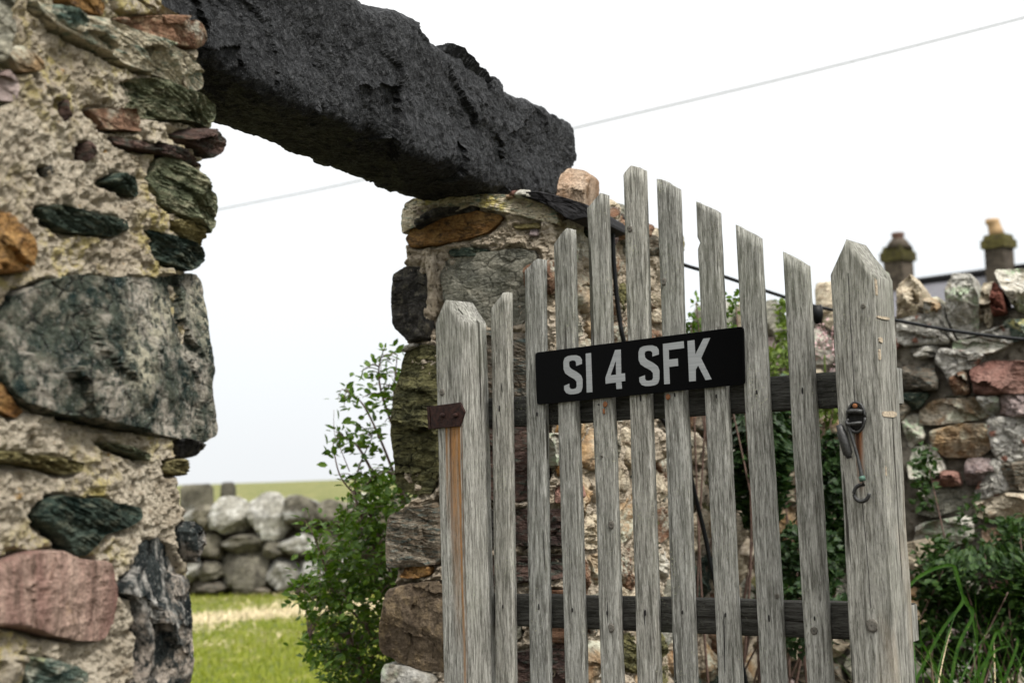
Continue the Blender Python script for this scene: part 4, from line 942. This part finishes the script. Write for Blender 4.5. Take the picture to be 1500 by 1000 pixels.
for k_, cell in enumerate(voronoi_cells(-.3, 2.55, .1, RW.at(1400, 460)[1], .2, .14, 91)):
    c_ = cell.mean(0)
    if smin-.05 < c_[0] < smax+.05 and c_[1] > zlow-.05: continue
    stone(RW, shrink(cell, .012), RUB2[int(rng.integers(7))], rw, rng.uniform(.03, .06), .06, 4, .25, 4.5, world=True, seed=1800+k_, edge=.06)
ztop = RW.at(1400, 455)[1]
for k_ in range(30):
    s_ = -.28+k_*.098+rng.uniform(-.02, .02)
    if smin-.04 < s_ < smax+.02: continue
    p = RW.w(s_, ztop+.03+rng.uniform(-.02, .04), -.08); boulder(p, (.05, .12, rng.uniform(.10, .14)), [M_grey, M_pale, M_cream][k_ % 3], rw, 'cope_stone', seed=140+k_, yaw=math.atan2(RW.s[1], RW.s[0])+rng.uniform(-.2, .2), n=26)

# ------------------------------------------------------------------ far field wall seen through the opening
FWP = Plane(-3.0, 16.0, 1, -.04)
if np.dot(EYE*[1, 1, 0]-FWP.o, FWP.n) < 0: FWP.n = -FWP.n
ff = empty('field_wall', tuple(FWP.w(0, 0, 0)), 'distant dry stone wall of pale boulders across the grass, seen through the opening', 'wall')
FT = [
 (270, 742, 302, 772, 0), (284, 735, 322, 778, 1), (308, 728, 372, 780, 0), (362, 722, 424, 792, 0), (418, 724, 470, 778, 1), (468, 730, 524, 772, 1), (515, 722, 560, 770, 0), (555, 728, 600, 775, 1),
 (270, 776, 296, 820, 1), (290, 780, 326, 822, 1), (322, 782, 388, 812, 1), (385, 792, 416, 818, 1), (412, 778, 472, 818, 0), (468, 772, 520, 815, 1), (518, 775, 575, 812, 1),
 (262, 818, 300, 852, 0), (296, 820, 332, 852, 1), (328, 808, 396, 868, 1), (392, 814, 440, 866, 0), (436, 818, 490, 862, 1), (486, 815, 545, 862, 0), (540, 815, 600, 862, 1),
 (280, 848, 345, 870, 2), (345, 858, 400, 872, 2), (400, 860, 470, 874, 1)]
for k_, (xa, ya, xb, yb, m_) in enumerate(FT):
    p0 = FWP.at(xa, yb); p1 = FWP.at(xb, ya); c_ = (p0+p1)/2; r_ = np.abs(p1-p0)/2
    boulder(FWP.w(c_[0], c_[1], .02*(k_ % 3)), (r_[0]*1.1, .24, r_[1]*1.1), (M_far1, M_far2, M_dullb)[m_], ff, seed=200+k_, n=28, rough=.35)
p_l = FWP.at(262, 700)[0]; p_r = FWP.at(600, 700)[0]
for j in range(3):
    for s_ in list(np.arange(p_l-3.2, p_l-.1, .42))+list(np.arange(p_r+.2, p_r+2.6, .42)):
        boulder(FWP.w(s_+rng.uniform(-.06, .06)+.2*(j % 2), .17+j*.34, rng.uniform(-.03, .03)), (.25, .22, .20), (M_far1, M_far2)[int(rng.integers(2))], ff, seed=int(rng.integers(5000)), n=16, rough=.35)
V = []; lo = FWP.w(p_l-3.2, 0, -.15); 
core([FWP.w(p_l-3.3, 0, -.08)[:2], FWP.w(p_r+2.7, 0, -.08)[:2], FWP.w(p_r+2.7, 0, -.30)[:2], FWP.w(p_l-3.3, 0, -.30)[:2]], -.05, .88, .1, .1, M_mort3, ff, 'rubble_fill', .03)
# two standing stones in the field beyond
for k_, (xa, xb, yt, D, lab) in enumerate([(262, 311, 709, 26, 'broad grey standing stone in the field beyond the far wall, next to the near pillar'), (322, 343, 706, 27, 'narrow grey standing stone in the field beyond the far wall, right of the broad one')]):
    a = at_depth(xa, yt, D); b = at_depth(xb, yt, D); w_ = (b[0]-a[0]); pl = Plane(a[0], D, 1, 0)
    if pl.n[1] > 0: pl.n = -pl.n
    o = stone(pl, [(0, -.05), (w_, -.05), (w_*1.0, a[2]*.6), (w_*.98, a[2]), (w_*.04, a[2]), (0, a[2]*.5)], M_far2, None, .06, .25, 1, .2, 2, name='standing_stone', world=True, seed=260+k_, edge=.02)
    tag(o, lab, 'standing stone', 'standing stones in the field')

# ------------------------------------------------------------------ foliage
def leaf_shape(n=1):
    # ovate leaf, unit length along +x, folded on the midrib
    o = np.array([[0, 0, 0], [.28, .26, .05], [.62, .25, .04], [1, 0, -.08], [.62, -.25, .04], [.28, -.26, .05], [.45, 0, -.03]])
    return o, [(0, 6, 1), (1, 6, 2), (2, 6, 3), (3, 6, 4), (4, 6, 5), (5, 6, 0)]
LV, LF = leaf_shape()
IV = np.array([[0, 0, 0], [-.12, .34, .02], [.30, .42, .05], [.45, .25, 0], [1, 0, -.08], [.45, -.25, 0], [.30, -.42, .05], [-.12, -.34, .02], [.3, 0, -.03]])
IF = [(0, 8, 1), (1, 8, 2), (2, 8, 3), (3, 8, 4), (4, 8, 5), (5, 8, 6), (6, 8, 7), (7, 8, 0)]
def frames(n, up=.4, dirs=None, seed=0):
    r_ = np.random.default_rng(seed); X = r_.normal(size=(n, 3)) if dirs is None else dirs+r_.normal(size=(n, 3))*.45
    X[:, 2] = X[:, 2]*.7-.1; X /= np.linalg.norm(X, axis=1)[:, None]
    N = r_.normal(size=(n, 3))*.6+[0, -.15, up+.5]; N -= (N*X).sum(1)[:, None]*X; N /= np.linalg.norm(N, axis=1)[:, None]
    return X, np.cross(N, X), N
def leaf_mesh(name, P, sz, mat, parent, dirs=None, seed=0, shape=(LV, LF), kind='stuff', singles=0, curl=.0):
    P = np.asarray(P); n = len(P); X, Yv, N = frames(n, .4, dirs, seed); sz = np.broadcast_to(sz, (n,))*np.random.default_rng(seed+1).uniform(.6, 1.25, n)
    SV, SF = shape
    if singles:
        d = np.linalg.norm(P-EYE, axis=1); order = np.argsort(d/sz)[:singles]; me = bpy.data.meshes.new('leaf')
        me.from_pydata(SV.tolist(), [], SF); me.materials.append(mat)
        pl = wloc(parent)
        for i in order:
            o = bpy.data.objects.new('leaf', me); SC.collection.objects.link(o); o.parent = parent
            m = Matrix(np.column_stack([X[i]*sz[i], Yv[i]*sz[i], N[i]*sz[i]]).tolist()).to_4x4(); m.translation = Vector(P[i])-pl
            o.matrix_basis = m
        keep = np.ones(n, bool); keep[order] = False; P, X, Yv, N, sz = P[keep], X[keep], Yv[keep], N[keep], sz[keep]; n = len(P)
        if n == 0: return
    V = P[:, None]+sz[:, None, None]*(SV[None, :, 0:1]*X[:, None]+SV[None, :, 1:2]*Yv[:, None]+SV[None, :, 2:3]*N[:, None])
    k = len(SV); Fc = (np.array(SF)[None]+np.arange(n)[:, None, None]*k).reshape(-1, 3)
    o = mk(name, V.reshape(-1, 3), Fc, mat, parent, smooth=False); tag(o, kind=kind); return o
def inpoly(x, y, poly):
    c = False; j = len(poly)-1
    for i in range(len(poly)):
        if (poly[i][1] > y) != (poly[j][1] > y) and x < (poly[j][0]-poly[i][0])*(y-poly[i][1])/(poly[j][1]-poly[i][1])+poly[i][0]: c = not c
        j = i
    return c
def twigs(paths, Y0, mat, parent, r0=.006, name='branch', n=24, seed=0, dy=.0):
    """twigs drawn as 3D splines; returns sample points and directions for leaves"""
    r_ = np.random.default_rng(seed); pts = []; drs = []
    for pth in paths:
        ys = Y0+np.cumsum(r_.uniform(-.04, .05, len(pth)))
        P = spline([at_depth(x, y, yy) for (x, y), yy in zip(pth, ys)], n)
        o = mk(name, *tube(P, np.linspace(r0, r0*.3, n), 6), mat, parent)
        pts.append(P); T = np.gradient(P, axis=0); drs.append(T/np.linalg.norm(T, axis=1)[:, None])
    return pts, drs
# bush behind the far pillar, seen through the opening
bush = empty('green_bush', tuple(at_depth(540, 1000, 4.3)*[1, 1, 0]), 'leafy green bush with a tall thin sprig behind the far wall end', 'bush')
BY = 4.35
mainp = [[(600, 1100), (585, 900), (590, 720), (575, 620), (582, 520)], [(590, 900), (545, 760), (500, 700), (488, 650)], [(560, 1050), (500, 900), (462, 790), (445, 760)],
         [(590, 730), (560, 650), (530, 590), (502, 570)], [(585, 650), (560, 580), (555, 540), (562, 512)], [(560, 830), (520, 720), (545, 640)], [(545, 690), (525, 655), (505, 640), (492, 632)],
         [(570, 960), (500, 880), (450, 875), (432, 868)], [(580, 1040), (520, 960), (465, 950), (452, 935)], [(588, 640), (600, 580), (610, 540)], [(588, 700), (560, 690), (535, 712)]]
pts, drs = twigs(mainp, BY, M_twig, bush, .005, seed=3)
allp = np.vstack(pts); alld = np.vstack(drs)
r_ = np.random.default_rng(8); LP_, LD_ = [], []
for i in range(len(pts)):                            # leaves along the twigs
    m = 36; ii = r_.integers(4, len(pts[i]), m); off = r_.normal(size=(m, 3)); off /= np.linalg.norm(off, axis=1)[:, None]
    LP_.append(pts[i][ii]+off*r_.uniform(.003, .035, m)[:, None]); LD_.append(off+.5*drs[i][ii])
MASK = [(432, 868), (462, 838), (458, 790), (462, 765), (500, 760), (520, 725), (545, 695), (570, 690), (600, 690), (640, 700), (660, 1060), (480, 1060), (478, 985), (452, 940), (462, 900)]
cnt = 0
sub = []
while cnt < 700:
    x, y = r_.uniform(425, 660), r_.uniform(655, 1060)
    if not inpoly(x, y, MASK): continue
    yy = BY+r_.uniform(-.22, .45); tip = at_depth(x, y, yy)
    j = np.argmin(np.linalg.norm(allp-tip, axis=1)+r_.uniform(0, .15)); b = allp[j]; 
    mid = (b+tip)/2+[0, 0, .02]; P = spline([b, mid, tip], 7); 
    if np.linalg.norm(tip-b) < .30: sub.append(P)
    m = 8; q = tip+r_.normal(size=(m, 3))*.028; LP_.append(q); LD_.append(q-tip+[0, 0, .01]); cnt += 1
SPR = [(520, 600, 20), (545, 570, 18), (565, 545, 16), (578, 575, 20), (505, 585, 10), (560, 610, 20), (540, 640, 16), (500, 640, 9), (580, 640, 22), (572, 520, 8), (515, 690, 20), (590, 550, 18), (530, 545, 6)]
for x, y, s_ in SPR:
    for q in range(4):
        tip = at_depth(x+r_.normal()*s_*.6, y+r_.normal()*s_*.6, BY+r_.uniform(-.08, .08)); j = np.argmin(np.linalg.norm(allp-tip, axis=1)); sub.append(spline([allp[j], (allp[j]+tip)/2+[0, 0, .01], tip], 6))
        q2 = tip+r_.normal(size=(3, 3))*.014; LP_.append(q2); LD_.append(q2-tip+[0, 0, .01])
mb = MB()
for P in sub: mb.add(*tube(P, np.linspace(.0018, .0009, len(P)), 4, False))
tag(mb.mk('twigs', M_twig, bush), kind='stuff')
leaf_mesh('foliage', np.vstack(LP_), .031, M_leaf, bush, np.vstack(LD_), 5, singles=290)
mk('dead_twig', *tube(spline([at_depth(x, y, 4.3) for x, y in ((512, 690), (500, 660), (490, 635), (489, 600))], 12), np.linspace(.0016, .0006, 12), 4), M_twig, bush)

# ivy and shrubs behind the gate
def cloud(name, label, cat, boxes, mat, sz, seed, shape=(LV, LF), singles=60, stems=8, group=None):
    r_ = np.random.default_rng(seed); base = at_depth(boxes[0][0], boxes[0][1], boxes[0][4]); root = empty(name, (base[0], base[1], 0), label, cat, group)
    P = []
    for (x, y, rx, ry, D, n) in boxes:
        th = r_.normal(size=(n, 3)); th /= np.linalg.norm(th, axis=1)[:, None]; rad = r_.uniform(.25, 1, n)**.5
        th = th*rad[:, None]
        for a in range(n): P.append(at_depth(x+th[a, 0]*rx, y+th[a, 2]*ry, D+th[a, 1]*min(rx, 60)/F*D*1.0))
    P = np.array(P); P = P[P[:, 2] > .01]
    mb = MB()
    for i in range(stems):
        tip = P[r_.integers(len(P))]; b = np.array([base[0]+r_.normal()*.12, base[1]+r_.normal()*.08, 0.0]); m = (b+tip)/2+r_.normal(size=3)*.06
        mb.add(*tube(spline([b, m, tip], 14), np.linspace(.006, .002, 14), 5))
    tag(mb.mk('stems', M_twig, root), kind='stuff')
    leaf_mesh('foliage', P, sz, mat, root, None, seed, shape, singles=singles); return root
cloud('ivy', 'dark ivy hanging over the lower wall behind the right-hand pickets', 'ivy', [(1115, 680, 42, 105, 4.55, 1500), (1150, 620, 50, 70, 4.85, 900), (1215, 740, 45, 110, 4.7, 1800), (1090, 610, 30, 40, 4.75, 400), (1180, 830, 55, 75, 4.5, 900), (1170, 900, 80, 60, 4.3, 500)], M_leafd, .030, 61, (IV, IF), 120, 14)
cloud('leafy_shrub', 'yellow green leafy shrub growing over the wall top between the last two pickets', 'shrub', [(1145, 560, 24, 75, 5.2, 600), (1150, 470, 12, 40, 5.2, 110), (1215, 590, 22, 30, 5.3, 260), (1130, 640, 30, 40, 5.2, 250)], M_leafy, .030, 62, singles=50)
cloud('climbing_briar', 'thin green briar sprigs reaching up against the sky behind the plate', 'briar', [(1012, 470, 12, 22, 4.5, 40), (1075, 450, 14, 28, 4.5, 46), (1022, 440, 10, 14, 4.5, 8), (1025, 480, 30, 14, 4.5, 90), (1065, 480, 20, 10, 4.5, 50)], M_leaf, .022, 63, singles=80)
cloud('bramble', 'tangled dark green bramble at the foot of the right wall beside the gate', 'bramble', [(1450, 850, 95, 62, 4.75, 1700), (1375, 850, 45, 75, 4.8, 450), (1500, 790, 50, 40, 4.85, 500), (1420, 760, 30, 40, 4.95, 70), (1355, 700, 18, 60, 5.0, 120), (1430, 930, 110, 70, 4.8, 1500), (1520, 900, 80, 90, 4.7, 900)], M_leafb, .034, 64, singles=200, stems=36)
# pink valerian on the wall
pf = empty('pink_flower', tuple(at_depth(1205, 500, 5.3)*[1, 1, 0]), 'pale pink flower clump on the wall between the last picket and the latch post', 'flower')
r_ = np.random.default_rng(5)
leaf_mesh('petals', [at_depth(1212+r_.normal()*14, 500+r_.normal()*16, 5.35+r_.normal()*.04) for _ in range(240)], .013, M_pflower, pf, None, 9)
mb = MB(); mb.add(*tube(spline([at_depth(1205, 1000, 5.3), at_depth(1212, 760, 5.33), at_depth(1208, 520, 5.35)], 16), .004, 5)); mb.mk('stem', M_leafm if False else M_leafy, pf)

# long grass, bottom right
def blades(P, L, wd, lean, seed, segs=7, droop=1.0):
    r_ = np.random.default_rng(seed); n = len(P); a = r_.uniform(0, 2*math.pi, n); V = []; t_ = np.linspace(0, 1, segs)
    L = np.broadcast_to(L, (n,))*r_.uniform(.5, 1.2, n); ln = lean*r_.uniform(.4, 1.4, n)
    D = np.stack([np.cos(a), np.sin(a), 0*a], 1); Sd = np.stack([-np.sin(a+.4), np.cos(a+.4), 0*a], 1)
    hor = ln[:, None]*(t_**2)[None]; ver = t_[None]-(.42*ln*droop)[:, None]*(t_**3)[None]
    C = P[:, None]+L[:, None, None]*(D[:, None]*hor[..., None]+np.array([0, 0, 1.0])*ver[..., None])
    w_ = wd*(1-t_**1.6)[None, :, None]+.0003
    V = np.stack([C-Sd[:, None]*w_, C+Sd[:, None]*w_], 2).reshape(-1, 3)
    i = np.arange(n)[:, None]*segs*2+np.arange(segs-1)[None]*2; i = i.ravel()
    return V, np.stack([i, i+1, i+3, i+2], 1)
r_ = np.random.default_rng(17)
tuft = empty('long_grass', tuple(at_depth(1420, 1000, 4.1)*[1, 1, 0]), 'tuft of long arching green grass blades at the foot of the latch post', 'grass tuft')
P = np.array([at_depth(r_.uniform(1335, 1600), 1080, r_.uniform(3.9, 4.5)) for _ in range(300)]); P[:, 2] = .45+.0*P[:, 2]
P[:, 2] = 0.0
V, Fc = blades(P, .86, .0045, .55, 3, 12); o = mk('grass_blades', V, Fc, M_grass, tuft, smooth=True); tag(o, kind='stuff')
V, Fc = blades(P[::3]+[.03, .02, 0], .8, .003, .75, 33, 12); tag(mk('dry_blades', V, Fc, M_straw, tuft, smooth=True), kind='stuff')
for k_, pth in enumerate([[(1380, 1100), (1400, 960), (1425, 900), (1413, 880), (1395, 828)], [(1330, 860), (1345, 845), (1370, 832), (1396, 828), (1405, 850), (1412, 875)], [(1340, 1000), (1375, 930), (1408, 885), (1412, 873), (1425, 905), (1432, 960)], [(1420, 1080), (1440, 990), (1460, 925), (1468, 950)], [(1400, 1080), (1425, 1000), (1455, 955), (1480, 945)], [(1450, 1060), (1470, 1000), (1490, 945), (1488, 930)]]):
    C = spline([at_depth(x, y, 4.0+.05*k_) for x, y in pth], 26); w_ = .0040*np.sin(np.linspace(.25, 1, 26)*math.pi)**.7+.0008
    T = np.gradient(C, axis=0); Sd = np.cross(T, [0.2, 1, .2]); Sd /= np.linalg.norm(Sd, axis=1)[:, None]
    V = np.stack([C-Sd*w_[:, None], C+[0, .002, 0], C+Sd*w_[:, None]], 1).reshape(-1, 3)
    mk('grass_blade', V, [(3*i+a, 3*i+a+1, 3*i+4+a, 3*i+3+a) for i in range(25) for a in (0, 1)], M_grass, tuft)

# lawn between the walls (seen through the opening)
r_ = np.random.default_rng(23)
n = 75000; Yb = 7+(r_.random(n)**1.3)*9.2; Xb = -(.43*Yb)+r_.random(n)*(.50*Yb)
clump = fbm(np.stack([Xb, Yb, 0*Xb], 1), 1.1, 4, 4); dry = fbm(np.stack([Xb*.6, Yb, 0*Xb+4], 1), .8, 4, 14)
band = np.exp(-((Yb-13.6)/1.0)**2)*.45
isdry = (dry*1.5+band+r_.normal(size=n)*.16) > .12
P = np.stack([Xb, Yb, 0*Xb-.01], 1)
g1 = P[~isdry & (clump > -.5)]
V, Fc = blades(g1, .075, .0035, .8, 5, 4); lawn = mk('lawn_grass', V, Fc, M_lawn, smooth=True); tag(lawn, 'short bright green grass of the field between the opening and the far wall', 'grass', kind='stuff')
g2 = P[isdry]; V, Fc = blades(g2, .11, .004, 2.0, 6, 4, .9); st = mk('dry_grass', V, Fc, M_straw, smooth=True); tag(st, 'pale dry straw lying in patches on the grass before the far wall', 'straw', kind='stuff')

# ------------------------------------------------------------------ cottage roof and chimneys far right
t = NT('roof_slates'); P = t.pos(); br_ = t.n('ShaderNodeTexBrick'); t.l(t.mp(P, (3.2, 3.2, 5)), br_.inputs['Vector'])
br_.inputs['Color1'].default_value = (.10, .10, .11, 1); br_.inputs['Color2'].default_value = (.15, .148, .16, 1); br_.inputs['Mortar'].default_value = (.05, .045, .05, 1)
M_roof = t.done(br_.outputs[0], .7, None)
M_render = simple('grey_render', (.35, .33, .29), .9, 0, (3, .2)); M_chim = rock('chimney_stone', ((.05, .042, .033), (.09, .075, .06), (.035, .03, .025)), .12, None, .4)
M_chcap = rock('mossy_cap', ((.05, .045, .016), (.09, .08, .03), (.035, .03, .018)), .15, None, .3)
hd = np.array([.68, -.733]); hn = np.array([-.733, -.68])     # ridge direction, slope facing the camera
A = at_depth(1314, 420, 30)[:2]; Bq = A+hd*8.5; zr = at_depth(1360, 411, 29.2)[2]; A = A-hd*.35
house = empty('cottage', (A[0], A[1], 0), 'slate roofed cottage beyond the right wall with two stone chimneys', 'cottage')
def box(p0, d, L, nrm, W_, z0, z1, taper=0):
    c = [p0, p0+d*L, p0+d*L+nrm*W_, p0+nrm*W_]; m = sum(c)/4
    return np.array([[*q, z0] for q in c]+[[*(q+(m-q)*taper), z1] for q in c]), [(0, 1, 2, 3), (7, 6, 5, 4), (0, 4, 5, 1), (1, 5, 6, 2), (2, 6, 7, 3), (3, 7, 4, 0)]
hw = 3.0; ze = zr-2.1
V, Fc = box(A-hn*hw, hd, 8.8, hn, 2*hw, 0, ze); wl_ = MB(); wl_.add(V, Fc)
ga = [[*(A-hn*hw), ze], [*(A+hn*hw), ze], [*A, zr-.06]]; gb = [[*(A-hn*hw+hd*8.8), ze], [*(A+hn*hw+hd*8.8), ze], [*(A+hd*8.8), zr-.06]]
wl_.add(ga+gb, [(0, 1, 2), (5, 4, 3)]); wl_.mk('wall', M_render, house, smooth=False)
rf = MB()
for sg in (1, -1):
    a0 = A-hd*.12; V = [[*a0, zr], [*(a0+hd*9.04), zr], [*(a0+hd*9.04+hn*sg*(hw+.25)), ze-.17], [*(a0+hn*sg*(hw+.25)), ze-.17]]; V += [[x, y, z-.1] for x, y, z in V]
    rf.add(V, [(0, 1, 2, 3), (7, 6, 5, 4), (0, 4, 5, 1), (1, 5, 6, 2), (2, 6, 7, 3), (3, 7, 4, 0)])
roof = fix_normals(rf.mk('roof', M_roof, house, smooth=False))
rc = MB(); rc.add(*tube([[*A, zr+.03], [*(A+hd*8.8), zr+.03]], .09, 8)); rc.mk('ridge_tiles', M_slate, roof)
for k_, (px0, px1, pyt, pyc, potx, poty, D, mp_) in enumerate([(1292, 1337, 362, 384, 1315, 341, 30, M_pot1), (1440, 1484, 345, 365, 1453, 321, 28, M_pot2)]):
    a = at_depth(px0, pyt, D); b = at_depth(px1, pyt, D); wv = (b[0]-a[0]); cx = (a[0]+b[0])/2; zt_ = a[2]; zc_ = at_depth(px0, pyc, D)[2]
    wd = wv/1.42*.98; cen = np.array([cx, D])
    p0 = cen-hd*wd/2-hn*wd/2
    V, Fc = box(p0, hd, wd, hn, wd, zr-1.0, zc_); ch = mk('chimney', V, Fc, M_chim, house, smooth=False)
    V, Fc = box(p0-(hd+hn)*.05, hd, wd+.10, hn, wd+.10, zc_, zc_+(zt_-zc_)*.6); cm = MB(); cm.add(V, Fc); V, Fc = box(p0-(hd+hn)*.02, hd, wd+.04, hn, wd+.04, zc_+(zt_-zc_)*.6, zt_, .12); cm.add(V, Fc); cm.mk('cap', M_chcap, ch, smooth=False)
    zp = at_depth(potx, poty, D)[2]; x_ = at_depth(potx, poty, D)[0]; tl = (cx-x_)*.8 if k_ else 0
    hh = zp-zt_; pot = [[x_+tl, D, zt_-.02], [x_+tl*.6, D, zt_+.4*hh], [x_+tl*.3, D, zt_+.75*hh], [x_, D, zp-.05], [x_, D, zp]]
    mk('chimney_pot', *tube(pot, [.16, .135, .125, .145, .13], 14), mp_, ch)
    if k_ == 0: mk('flaunching', *tube([[x_, D, zt_-.05], [x_, D, zt_+.1], [x_, D, zt_+.16]], [.30, .2, .15], 14), M_chim, ch)

# ------------------------------------------------------------------ cables
cb = empty('festoon_cable', tuple(at_depth(1195, 452, 5.0)), 'black festoon light cable strung from the tall wall along the right wall', 'cable')
def cab(pts, D, r, parent, name='cable', n=60):
    D = np.broadcast_to(D, (len(pts),)); P = spline([at_depth(x, y, d) for (x, y), d in zip(pts, D)], n); return mk(name, *tube(P, r, 8), M_cable, parent)
cab([(960, 372), (1005, 389), (1060, 405), (1140, 432), (1200, 450), (1262, 460), (1318, 470), (1400, 485), (1500, 497), (1600, 502)], [4.3, 4.45, 4.6, 4.8, 4.95, 5.0, 5.0, 4.95, 4.9, 4.85], .0062, cb)
P = [at_depth(1194, 448, 4.94), at_depth(1197, 462, 4.94), at_depth(1199, 474, 4.94)]; mk('lamp_socket', *tube(P, [.024, .022, .012], 12), M_cable, cb)
c2 = empty('black_flex', tuple(at_depth(905, 450, 3.5)), 'black cable hanging down the front of the tall wall behind the pickets', 'cable')
cab([(897, 330), (899, 380), (903, 430), (908, 470), (912, 492), (925, 540), (960, 600), (1000, 660), (1022, 740), (1034, 790), (1043, 836), (1062, 900), (1080, 950), (1095, 1010), (1105, 1100)], [3.62, 3.62, 3.62, 3.62, 3.62, 3.65, 3.72, 3.8, 3.85, 3.87, 3.88, 3.9, 3.92, 3.95, 3.95], .0062, c2, n=90)
# clear festoon bulb
t = NT('clear_glass'); t.b.inputs['Transmission Weight'].default_value = 1; t.b.inputs['IOR'].default_value = 1.08; M_glass = t.done((1, 1, 1), .02)
bp = at_depth(899, 314, 3.62); bulb = empty('light_bulb', tuple(bp), 'small clear glass festoon bulb above the tall wall, between two tall pickets', 'light bulb')
th = np.linspace(0, math.pi, 12); mk('glass', *tube([[bp[0], bp[1], bp[2]-.019*math.cos(a)] for a in th], [max(.0012, .019*math.sin(a)) for a in th], 20), M_glass, bulb)
mk('socket', *tube([bp+[-.006, 0, -.036], bp+[-.004, 0, -.024], bp+[-.002, 0, -.015]], [.009, .010, .008], 12), M_cable, bulb)
# overhead line far behind
wp = [at_depth(x, y, d) for x, y, d in ((180, 338, 21), (330, 305, 20), (520, 266, 19), (840, 188, 17), (1160, 112, 15.5), (1500, 26, 14), (1700, -30, 13.5))]
wire = mk('overhead_wire', *tube(spline(wp, 60), .009, 6), M_wire); tag(wire, 'thin grey overhead wire crossing the white sky behind the lintel', 'wire')
print('objects', len(SC.objects), 'tris', sum(len(p.vertices)-2 for o in SC.objects if o.type == 'MESH' for p in o.data.polygons))
